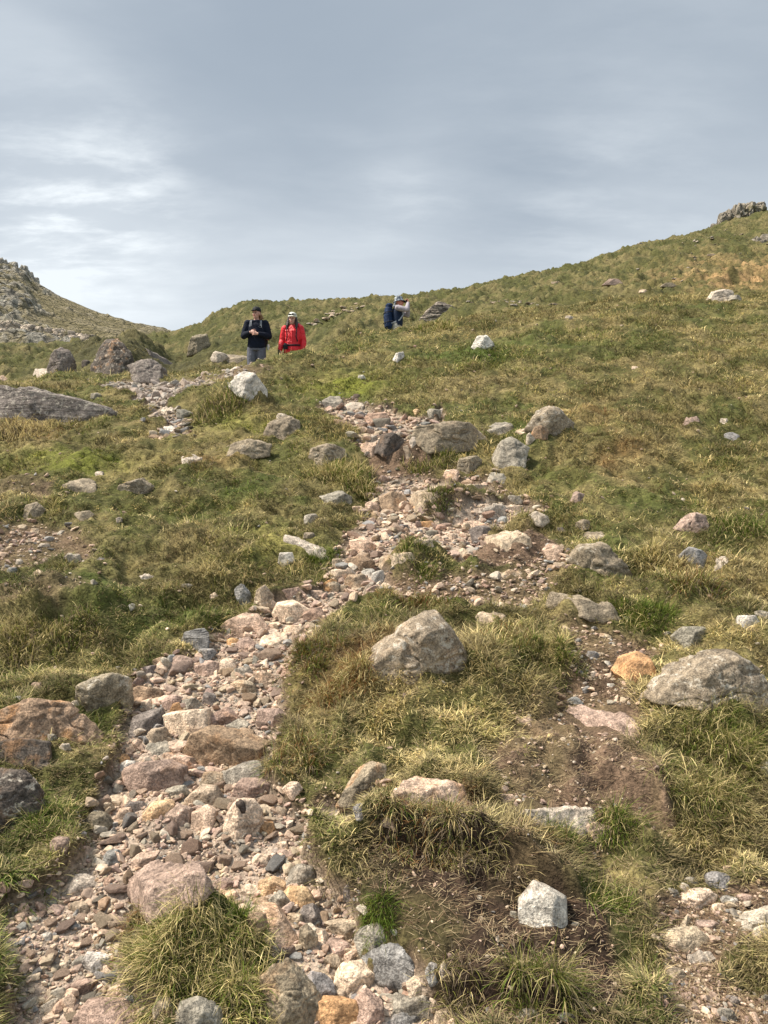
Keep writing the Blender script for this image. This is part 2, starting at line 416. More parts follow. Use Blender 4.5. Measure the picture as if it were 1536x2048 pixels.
# ---- colour of the ground under the grass -------------------------------
def C(*a): return np.array(a, float)
straw = C(.21, .165, .075); olive = C(.075, .075, .024); green = C(.058, .075, .018); rust = C(.15, .08, .032)
soil = C(.135, .092, .062); peat = C(.042, .028, .019); grit = C(.34, .27, .21); moss = C(.15, .16, .025)
def lerp(a, b, m): return a + (b - a) * m[..., None]
f1 = sstep(-.35, .45, fbm2(GX * 2.4, GY * 2.4, 61, 4))
gcol = lerp(np.broadcast_to(olive, (NR, NC, 3)), straw, f1 * 0.75)
gcol = lerp(gcol, green, np.clip(M_green * 0.8 + sstep(.1, .5, wide) * 0.4, 0, 1))
gcol = lerp(gcol, rust, M_rust * 0.7)
gcol = lerp(gcol, moss, M_moss * 0.8)
# far slope: olive turf with straw streaks and grey screes
fs = fbm2(GX * 0.9, GY * 0.35, 71, 5, .6); fs2 = fbm2(GX * 2.6, GY * 1.2, 73, 4, .6)
farc = lerp(np.broadcast_to(C(.066, .068, .022), (NR, NC, 3)), C(.135, .115, .050), sstep(-.25, .6, fs + fs2 * .8))
farc = lerp(farc, C(.060, .062, .026), sstep(.15, .55, -fs2 + fs * .3) * .7)
farc = lerp(farc, C(.31, .20, .095), np.clip(1.5 * blobm(1545, 555, 190, 30, 45, 18), 0, 1) * (.15 + .75 * sstep(-.3, .4, fs2)))
gcol = lerp(gcol, farc, farness)
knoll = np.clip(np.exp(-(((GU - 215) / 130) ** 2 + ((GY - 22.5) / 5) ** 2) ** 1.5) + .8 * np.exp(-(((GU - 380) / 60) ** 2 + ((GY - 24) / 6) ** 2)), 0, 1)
gcol = lerp(gcol, C(.055, .052, .024), knoll * .8)  # shade on the knoll face and gully sides, put into the turf colour
gcol = lerp(gcol, soil, np.clip(M_soil * 1.5 * (0.85 + .6 * hum), 0, 1))
gcol = lerp(gcol, peat, np.clip(M_peat * (0.95 + .5 * hum), 0, 1))
gcol = lerp(gcol, soil * .8, np.clip(4.5 * M_path * (1 - M_path), 0, 1) * .85)
gcol = lerp(gcol, grit, M_path ** 2.5)
gcol *= (1 + 0.22 * fbm2(GX * 22, GY * 22, 81, 2))[..., None]

def ground_material():
    m = bpy.data.materials.new("fellside_ground"); m.use_nodes = True
    t = NT(m.node_tree); b = t.n['Principled BSDF']
    geo = t.node('ShaderNodeNewGeometry'); pos = geo.outputs['Position']
    at = t.node('ShaderNodeAttribute', attribute_name='Col')
    n1 = t.noise(pos, 60, 5, .65); n2 = t.noise(pos, 9, 4, .6); n3 = t.noise(pos, 1.3, 5, .6)
    fac = t.math('MULTIPLY', t.ramp(n1, (.25, .75, .45, 1.55)), t.ramp(n2, (.25, .75, .65, 1.35)))
    fac = t.math('MULTIPLY', fac, t.ramp(n3, (.3, .7, .82, 1.18)))
    t.l.new(t.mulv(at.outputs['Color'], fac), b.inputs['Base Color'])
    b.inputs['Roughness'].default_value = 0.95
    b.inputs['Specular IOR Level'].default_value = 0.15
    h = t.math('ADD', t.math('MULTIPLY', n1, .5), t.math('MULTIPLY', n2, 1.6))
    t.l.new(t.bump(h, 0.9, 0.03), b.inputs['Normal'])
    return m
MAT_GROUND = ground_material()

gv = np.stack([GX, GY, Z], -1).reshape(-1, 3)
idx = np.arange(NR * NC).reshape(NR, NC)
q = np.stack([idx[:-1, :-1], idx[:-1, 1:], idx[1:, 1:], idx[1:, :-1]], -1).reshape(-1, 4)
# apron behind the viewer and a far skirt so the sheet runs on in every direction
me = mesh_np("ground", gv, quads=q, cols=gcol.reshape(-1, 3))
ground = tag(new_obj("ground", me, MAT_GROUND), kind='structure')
# the same sheet goes on downhill behind the viewer
xs = np.linspace(-14, 14, 57); ys = np.linspace(-16, 0.52, 40)
AX, AY = np.meshgrid(xs, ys)
AZ = 0.26 * (AY - 2.3) + fbm2(AX * 1.2, AY * 1.2, 91, 3) * 0.05 - 0.02
keep = None
idx2 = np.arange(AX.size).reshape(AX.shape)
q2 = np.stack([idx2[:-1, :-1], idx2[:-1, 1:], idx2[1:, 1:], idx2[1:, :-1]], -1).reshape(-1, 4)
me = mesh_np("ground", np.stack([AX, AY, AZ], -1).reshape(-1, 3), quads=q2, cols=np.tile(olive, (AX.size, 1)))
tag(new_obj("ground", me, MAT_GROUND), kind='structure')

# ================================================================== FAR HILL (left)
def far_hill():
    ru = [-1400, -900, -300, -60, 0, 25, 50, 66, 76, 120, 200, 270, 330, 350, 420, 600]
    rv = [300, 370, 480, 530, 536, 538, 548, 566, 574, 593, 626, 647, 661, 669, 690, 760]
    us = np.linspace(-1300, 560, 620); ys = np.concatenate([np.linspace(75, 182, 300), np.linspace(184, 330, 20)])
    U, Y = np.meshgrid(us, ys)
    X = (U - 768) / F * Y
    ridge = np.interp(us, ru, rv)[None, :]
    k = np.clip((Y - 75) / 105, 0, 1)
    V = 735 + (ridge - 735) * np.sin(k * math.pi / 2) ** 0.85
    Zh = EYE + (1024 - V) / F * Y
    Zr = EYE + (1024 - ridge) / F * 180
    Zh = np.where(Y > 180, Zr - (Y - 180) * 0.25, Zh)
    n = fbm2(X * .06, Y * .06, 101, 4); n2 = fbm2(X * .35, Y * .35, 103, 4, .6)
    rg = 1 - np.abs(fbm2(X * .22, Y * .10, 105, 4, .6)) * 2.2
    hillv = 1024 - (Zh - EYE) / Y * F
    rock = sstep(-.10, .30, n + .35 * n2 + 0.45 * np.exp(-(((U - 60) / 150) ** 2 + ((hillv - 665) / 24) ** 2)) + .6 * np.exp(-(((U + 20) / 110) ** 2 + ((hillv - 590) / 50) ** 2))
                 - .25 * np.exp(-(((U - 260) / 90) ** 2 + ((hillv - 680) / 14) ** 2)) - 0.08)
    rock = rock * (1 - .65 * sstep(140, 280, U))
    edge = 1 - .7 * sstep(.80, 1.0, k)
    Zh = Zh + (n * 1.0 + n2 * .40 + rock * np.clip(rg, -.5, 1) * 1.4) * edge
    turf = lerp(np.broadcast_to(C(.20, .175, .095), U.shape + (3,)), C(.30, .26, .165), sstep(-.3, .5, n2))
    rk = lerp(np.broadcast_to(C(.22, .205, .17), U.shape + (3,)), C(.42, .40, .34), sstep(-.4, .5, fbm2(X * 1.1, Y * .7, 107, 3)))
    col = lerp(turf, rk, rock * sstep(-.35, .15, fbm2(X * .8, Y * .8, 109, 3) + .12))
    idx = np.arange(U.size).reshape(U.shape)
    q = np.stack([idx[:-1, :-1], idx[:-1, 1:], idx[1:, 1:], idx[1:, :-1]], -1).reshape(-1, 4)
    me = mesh_np("hillside", np.stack([X, Y, Zh], -1).reshape(-1, 3), quads=q, cols=col.reshape(-1, 3))
    m = bpy.data.materials.new("craggy_hill"); m.use_nodes = True
    t = NT(m.node_tree); b = t.n['Principled BSDF']
    geo = t.node('ShaderNodeNewGeometry'); pos = geo.outputs['Position']
    at = t.node('ShaderNodeAttribute', attribute_name='Col')
    n1 = t.noise(pos, 1.6, 6, .7); n2 = t.noise(pos, .35, 4, .6)
    cr = t.vor(pos, .55, 'DISTANCE_TO_EDGE')
    fac = t.math('MULTIPLY', t.ramp(n1, (.3, .7, .5, 1.45)), t.ramp(cr, (0, .08, .75, 1.0)))
    t.l.new(t.mulv(at.outputs['Color'], fac), b.inputs['Base Color'])
    b.inputs['Roughness'].default_value = .95; b.inputs['Specular IOR Level'].default_value = .1
    h = t.math('ADD', n1, t.math('ADD', n2, t.math('MULTIPLY', t.math('MINIMUM', cr, .12), 4)))
    t.l.new(t.bump(h, 1.0, 1.2), b.inputs['Normal'])
    tag(new_obj("hillside", me, m), kind='structure')
far_hill()
# ================================================================== ROCKS
def stone_material():
    m = bpy.data.materials.new("weathered_stone"); m.use_nodes = True
    t = NT(m.node_tree); b = t.n['Principled BSDF']
    tcn = t.node('ShaderNodeTexCoord'); oi = t.node('ShaderNodeObjectInfo')
    off = t.math('MULTIPLY', oi.outputs['Random'], 37.0)
    cv = t.node('ShaderNodeCombineXYZ')
    for i in range(3): t.l.new(off, cv.inputs[i])
    p = t.vmath('ADD', tcn.outputs['Object'], cv.outputs[0])
    lich = t.node('ShaderNodeAttribute', attribute_name='lichen', attribute_type='OBJECT').outputs['Fac']
    rst = t.node('ShaderNodeAttribute', attribute_name='rust', attribute_type='OBJECT').outputs['Fac']
    big = t.noise(p, 5, 5, .6, .4); mid = t.noise(p, 22, 6, .65); finen = t.noise(p, 110, 4, .7)
    sp = t.vor(p, 120, 'F1', 'Distance')
    fac = t.math('MULTIPLY', t.ramp(mid, (.3, .7, .55, 1.42)), t.ramp(finen, (.3, .7, .50, 1.5)))
    fac = t.math('MULTIPLY', fac, t.ramp(big, (.3, .7, .80, 1.2)))
    fac = t.math('MULTIPLY', fac, t.ramp(sp, (.05, .25, .80, 1.05)))
    base = t.mulv(oi.outputs['Color'], fac)
    # warm iron staining in soft patches
    stain = t.ramp(t.noise(p, 8, 5, .6), (.50, .68, 0, 1))
    base = t.mix(t.math('MULTIPLY', stain, t.math('MULTIPLY', rst, .75)), base, t.mulv((.44, .23, .10), fac))
    # layering: alternating pale and dark beds, tilted
    bnd = t.node('ShaderNodeAttribute', attribute_name='beds', attribute_type='OBJECT').outputs['Fac']
    mp = t.node('ShaderNodeMapping'); t.l.new(tcn.outputs['Object'], mp.inputs[0]); mp.inputs['Rotation'].default_value = (0, R(24), 0); mp.inputs['Scale'].default_value = (2, 2, 17)
    bn = t.noise(mp.outputs[0], 1.0, 4, .6, .5); bk = t.ramp(bn, (.44, .54, 0, 1))
    base = t.mix(t.math('MULTIPLY', bnd, bk), base, t.mulv(base, .22))
    # pale crusts of lichen, and small black specks
    lf = t.math('SUBTRACT', 0.66, t.math('MULTIPLY', lich, 0.13))
    l1 = t.math('MULTIPLY', t.math('SUBTRACT', t.math('ADD', t.math('MULTIPLY', t.noise(p, 16, 6, .7, .6), .75), t.math('MULTIPLY', t.noise(p, 75, 3, .6), .25)), lf), 14, clamp=True)
    l1 = t.math('MULTIPLY', l1, t.math('MULTIPLY', lich, 1.5, clamp=True), clamp=True)
    base = t.mix(t.math('MULTIPLY', l1, .85), base, t.mulv((.50, .455, .375), t.ramp(finen, (.25, .75, .7, 1.3))))
    l2 = t.math('MULTIPLY', t.math('SUBTRACT', t.noise(p, 28, 4, .6), .64), 16, clamp=True)
    base = t.mix(t.math('MULTIPLY', l2, t.math('MULTIPLY', lich, .9, clamp=True)), base, (.035, .032, .028))
    t.l.new(base, b.inputs['Base Color'])
    b.inputs['Roughness'].default_value = .88; b.inputs['Specular IOR Level'].default_value = .25
    cr = t.vor(p, 9, 'DISTANCE_TO_EDGE')
    h = t.math('ADD', t.math('MULTIPLY', mid, 1.0), t.math('MULTIPLY', finen, .45))
    h = t.math('ADD', h, t.math('MULTIPLY', t.math('MINIMUM', cr, .03), 2))
    h = t.math('SUBTRACT', h, t.math('MULTIPLY', t.math('MULTIPLY', bk, bnd), 3))
    t.l.new(t.bump(h, .85, .022), b.inputs['Normal'])
    return m
MAT_STONE = stone_material()

_ico = {}
def ico(level):
    if level not in _ico:
        bm = bmesh.new(); bmesh.ops.create_icosphere(bm, subdivisions=level, radius=1)
        bm.verts.ensure_lookup_table()
        v = np.array([x.co[:] for x in bm.verts]); f = np.array([[x.index for x in g.verts] for g in bm.faces])
        bm.free(); _ico[level] = (v / np.linalg.norm(v, axis=1)[:, None], f)
    return _ico[level]

def carve(dirs, N, D, p=18.0):
    """radius of a soft-edged convex body bounded by the planes (N, D) in each direction"""
    q = np.clip(dirs @ N.T, 1e-6, None) / D[None, :]
    mx = q.max(1, keepdims=True)
    return 1.0 / (mx[:, 0] * ((q / mx) ** p).sum(1) ** (1.0 / p))

def stone_mesh(name, half, level=4, seed=0, sharp=18, planes=9, rough=.05):
    """a free angular or rounded stone with the given half sizes"""
    rs = np.random.RandomState(seed)
    v, f = ico(level)
    N = rs.normal(size=(planes, 3)); N /= np.linalg.norm(N, axis=1)[:, None]
    D = rs.uniform(.5, .95, planes)
    N = np.concatenate([N, np.eye(3), -np.eye(3)]); D = np.concatenate([D, np.full(6, 1.0)])
    r = carve(v, N, D, sharp)
    P = v * r[:, None]
    P = P * (1 + rough * 1.6 * fbm3(P * 2.2, seed * 3.1, 3)[:, None] + rough * .5 * fbm3(P * 8, seed * 1.3, 2)[:, None])
    return mesh_np(name, P * np.asarray(half)[None, :], tris=f, smooth=True)

# albedo of the kinds of stone on this path
SC = {
 'pink': (.47, .345, .255), 'cream': (.58, .455, .335), 'grey': (.28, .25, .20), 'blue': (.245, .235, .22), 'mauve': (.33, .24, .19),
 'orange': (.46, .27, .135), 'brown': (.27, .19, .125), 'white': (.50, .46, .395), 'dark': (.10, .083, .068), 'tan': (.39, .31, .22),
 'yellow': (.60, .42, .25), 'ld': (.25, .205, .145), 'pale': (.44, .375, .30), 'red': (.33, .225, .165), 'plum': (.19, .16, .14), 'cg': (.33, .31, .26),
}
EXCL = []     # (X, Y, rx, ry) footprints kept clear of turf
ROCKS = []
def rock_from_outline(pts, col, label, lichen=.35, rust=0.0, name='rock', cat='rock', group=None, Y=None, depth=.8, p=20, rough=.05, seed=None, level=None, lift=0.0):
    """a boulder whose sighted outline is pts (photograph pixels), standing where its foot meets the ground"""
    P = np.array(pts, float)
    if seed is None: seed = int(abs(P.sum())) % 9973
    rs = np.random.RandomState(seed)
    u0, u1, v0, v1 = P[:, 0].min(), P[:, 0].max(), P[:, 1].min(), P[:, 1].max()
    cu = (u0 + u1) / 2; cvv = (v0 + v1) / 2
    if Y is None:
        Yb = hit(cu, v0 + .90 * (v1 - v0)) or hit(cu, v1 - .12 * (v1 - v0))
        if Yb is None: return None
        wm = (u1 - u0) / F * Yb; hm = (v1 - v0) / F * Yb
        th = depth * min(wm, 1.25 * hm + .12 * wm)
        Yc = Yb + .36 * th
    else:
        Yc = Y; wm = (u1 - u0) / F * Yc; hm = (v1 - v0) / F * Yc
        th = depth * min(wm, 1.25 * hm + .12 * wm)
    Yc0 = Yc
    if 'very long' in label: th *= .7
    k = Yc / F
    c3 = np.array([(cu - 768) * k, Yc, EYE + (1024 - cvv) * k + lift])
    # outline planes
    Q = np.stack([(P[:, 0] - cu) * k, -(P[:, 1] - cvv) * k], 1)
    # convex hull of Q (monotone chain)
    pp = sorted(map(tuple, Q))
    def half(seq):
        h = []
        for a in seq:
            while len(h) >= 2 and (h[-1][0] - h[-2][0]) * (a[1] - h[-2][1]) - (h[-1][1] - h[-2][1]) * (a[0] - h[-2][0]) <= 0: h.pop()
            h.append(a)
        return h[:-1]
    H = np.array(half(pp) + half(pp[::-1]))
    N, D = [], []
    for i in range(len(H)):
        a = H[i]; b = H[(i + 1) % len(H)]; e = b - a
        L = math.hypot(*e)
        if L < 1e-5: continue
        n = np.array([e[1], -e[0]]) / L
        dd = n @ a
        if n[1] < -.25: dd *= 1.0 + .4 * abs(n[1])      # the foot runs on down into the ground
        ty = rs.uniform(-.35, .35)
        n3 = np.array([n[0], ty, n[1]]); l3 = np.linalg.norm(n3)
        N.append(n3 / l3); D.append(max(dd, .12 * hm) / l3)
    th2 = th / 2
    for sgn in (-1, 1):
        for _ in range(3 if lichen > .3 and 'white' not in label else 2):
            n3 = np.array([(rs.uniform(.25, .7) if _ else rs.uniform(-.7, -.25)) * min(1, 1.1 * th / wm), sgn, rs.uniform(-.1, .6)]); n3 /= np.linalg.norm(n3)
            N.append(n3); D.append(th2 * rs.uniform(.6, 1.05))
        n3 = np.array([rs.uniform(-.3, .3) * min(1, 1.1 * th / wm), sgn * .75, rs.uniform(.55, .9)]); n3 /= np.linalg.norm(n3)
        N.append(n3); D.append((.5 * th2 + .5 * hm / 2) * rs.uniform(.85, 1.05))
    N = np.array(N); D = np.array(D)
    size_px = max(u1 - u0, v1 - v0)
    if level is None: level = 6 if size_px > 130 else (5 if size_px > 34 else 4)
    v, f = ico(level)
    # spread directions to suit a flat body
    s = np.array([wm, th, hm]) ; s = np.clip(s / s.max(), .22, 1)
    dv = v * s; dv /= np.linalg.norm(dv, axis=1)[:, None]
    r = carve(dv, N, D, p) * 1.02
    X = dv * r[:, None]
    sc = 1.0 / max(wm, hm)
    X = X * (1 + rough * 1.5 * fbm3(X * sc * 4, seed, 3)[:, None])
    nn = X / np.linalg.norm(X, axis=1)[:, None]
    X = X + nn * (rough * .35 / sc * np.abs(fbm3(X * sc * 9, seed + 5., 3)))[:, None] - nn * (rough * .35 / sc * (1 - sstep(0, .12, np.abs(fbm3(X * sc * np.array([3, 3, 6.]), seed + 9., 2)))))[:, None]
    me = mesh_np(name, X, tris=f)
    o = new_obj(name, me, MAT_STONE)
    if size_px > 60 and lichen >= .3: c3[2] -= .06 * hm
    o.location = c3
    c = np.array(SC[col]) * rs.uniform(.9, 1.08) * rs.uniform(.985, 1.015, 3)
    o.color = (*c, 1); o['lichen'] = float(lichen); o['rust'] = float(rust)
    tag(o, label, cat, group)
    EXCL.append((c3[0], Yc + .08 * th, wm * (.31 if lichen > .5 else .42), th * (.24 if lichen > .5 else .40))); ROCKS.append((cu, cvv, u1 - u0, v1 - v0, Yc, label))
    return o

def slab_from_outline(pts, col, label, lichen, rust, name, cat, proud=.02, seed=1):
    """a flat slab bedded in the slope: its outline is laid on the ground where the sight lines meet it"""
    P = np.array(pts, float)
    cu, cvv = P[:, 0].mean(), P[:, 1].mean()
    ys = [hit(u, v) for u, v in P]
    Yc = hit(cu, cvv)
    if Yc is None or any(y is None for y in ys): return None
    ys = np.clip(np.array(ys), Yc * .9, Yc * 1.12)
    wm = np.ptp(P[:, 0]) / F * Yc
    if np.ptp(ys) > 1.3 * wm: ys = Yc + (ys - ys.mean()) * (1.1 * wm / np.ptp(ys))
    G = np.stack([(P[:, 0] - 768) / F * ys, ys], 1)
    c2 = G.mean(0); rs = np.random.RandomState(seed)
    GG = np.concatenate([G, c2 + (G - c2) * .5, [c2]])
    zz = hz(GG[:, 0], GG[:, 1])
    A_ = np.c_[GG - c2, np.ones(len(GG))]
    sx, sy, z0 = np.linalg.lstsq(A_, zz, rcond=None)[0]
    sy = float(np.clip(sy, 0.0, .9)); sx = float(np.clip(sx, -.4, .4))
    res = zz - (A_[:, 0] * sx + A_[:, 1] * sy)
    z0 = float(np.percentile(res, 82))
    Q = G - c2
    pp = sorted(map(tuple, Q))
    def half(seq):
        h = []
        for a in seq:
            while len(h) >= 2 and (h[-1][0] - h[-2][0]) * (a[1] - h[-2][1]) - (h[-1][1] - h[-2][1]) * (a[0] - h[-2][0]) <= 0: h.pop()
            h.append(a)
        return h[:-1]
    H = np.array(half(pp) + half(pp[::-1])); N, D = [], []
    for i in range(len(H)):
        a = H[i]; b = H[(i + 1) % len(H)]; ed = b - a; L = math.hypot(*ed)
        if L < 1e-5: continue
        n = np.array([ed[1], -ed[0]]) / L
        n3 = np.array([n[0], n[1], rs.uniform(.15, .6)]); l3 = np.linalg.norm(n3)
        N.append(n3 / l3); D.append(max(n @ a, .02) / l3)
    up = np.array([-sx, -sy, 1.0]); up /= np.linalg.norm(up)
    tk = .12 * wm + .03
    N += [up, -up]; D += [tk * .5, tk]
    n3 = up + rs.uniform(-.12, .12, 3); N.append(n3 / np.linalg.norm(n3)); D.append(tk * .53)
    N = np.array(N); D = np.array(D)
    v, f = ico(6 if np.ptp(P[:, 0]) > 150 else 5)
    dv = v * np.array([1, .8, .28]); dv /= np.linalg.norm(dv, axis=1)[:, None]
    X = dv * carve(dv, N, D, 30)[:, None]
    nz = fbm3(X / wm * 5, seed, 3); X[:, 2] += nz * tk * .35
    X[:, :2] *= (1 + .10 * fbm3(X / wm * 4, seed + 3., 2))[:, None]
    o = new_obj(name, mesh_np(name, X, tris=f), MAT_STONE)
    o.location = (c2[0], c2[1], z0 + proud - .47 * tk)
    o.color = (*(np.array(SC[col]) * rs.uniform(.9, 1.06)), 1); o['lichen'] = float(lichen); o['rust'] = float(rust)
    tag(o, label, cat)
    EXCL.append((c2[0], c2[1], wm * .50, max(np.ptp(ys) * .52, .03)))
    return o

def ell(cx, cy, w, h, rot=0.0, seed=0, blocky=.5):
    rs = np.random.RandomState(seed); n = 9 if blocky < .4 else rs.randint(5, 8)
    a = (np.arange(n) + rs.uniform(-.36, .36, n)) / n * 2 * math.pi
    ex = 1.0 - .45 * blocky
    ca, sa = np.cos(a), np.sin(a)
    x = np.sign(ca) * np.abs(ca) ** ex * w / 2 * rs.uniform(.9, 1.04, n); y = np.sign(sa) * np.abs(sa) ** ex * h / 2 * rs.uniform(.9, 1.04, n)
    r = math.radians(rot)
    return [(cx + x[i] * math.cos(r) - y[i] * math.sin(r), cy + x[i] * math.sin(r) + y[i] * math.cos(r)) for i in range(n)]

def cv(ox, oy, s, pts): return [(ox + x / s, oy + y / s) for x, y in pts]
ZA = (0, 1100, 2.0); ZB = (0, 1550, 2.0); ZC = (700, 1550, 1.8373); ZD = (700, 1050, 1.8373)
ZE = (560, 750, 2.4); ZF = (0, 500, 2.743); ZG = (1000, 750, 2.8657); ZH = (960, 380, 2.6667); ZL = (0, 840, 2.1943); ZI = (0, 0, 1.0); ZP = (750, 580, 8.533)

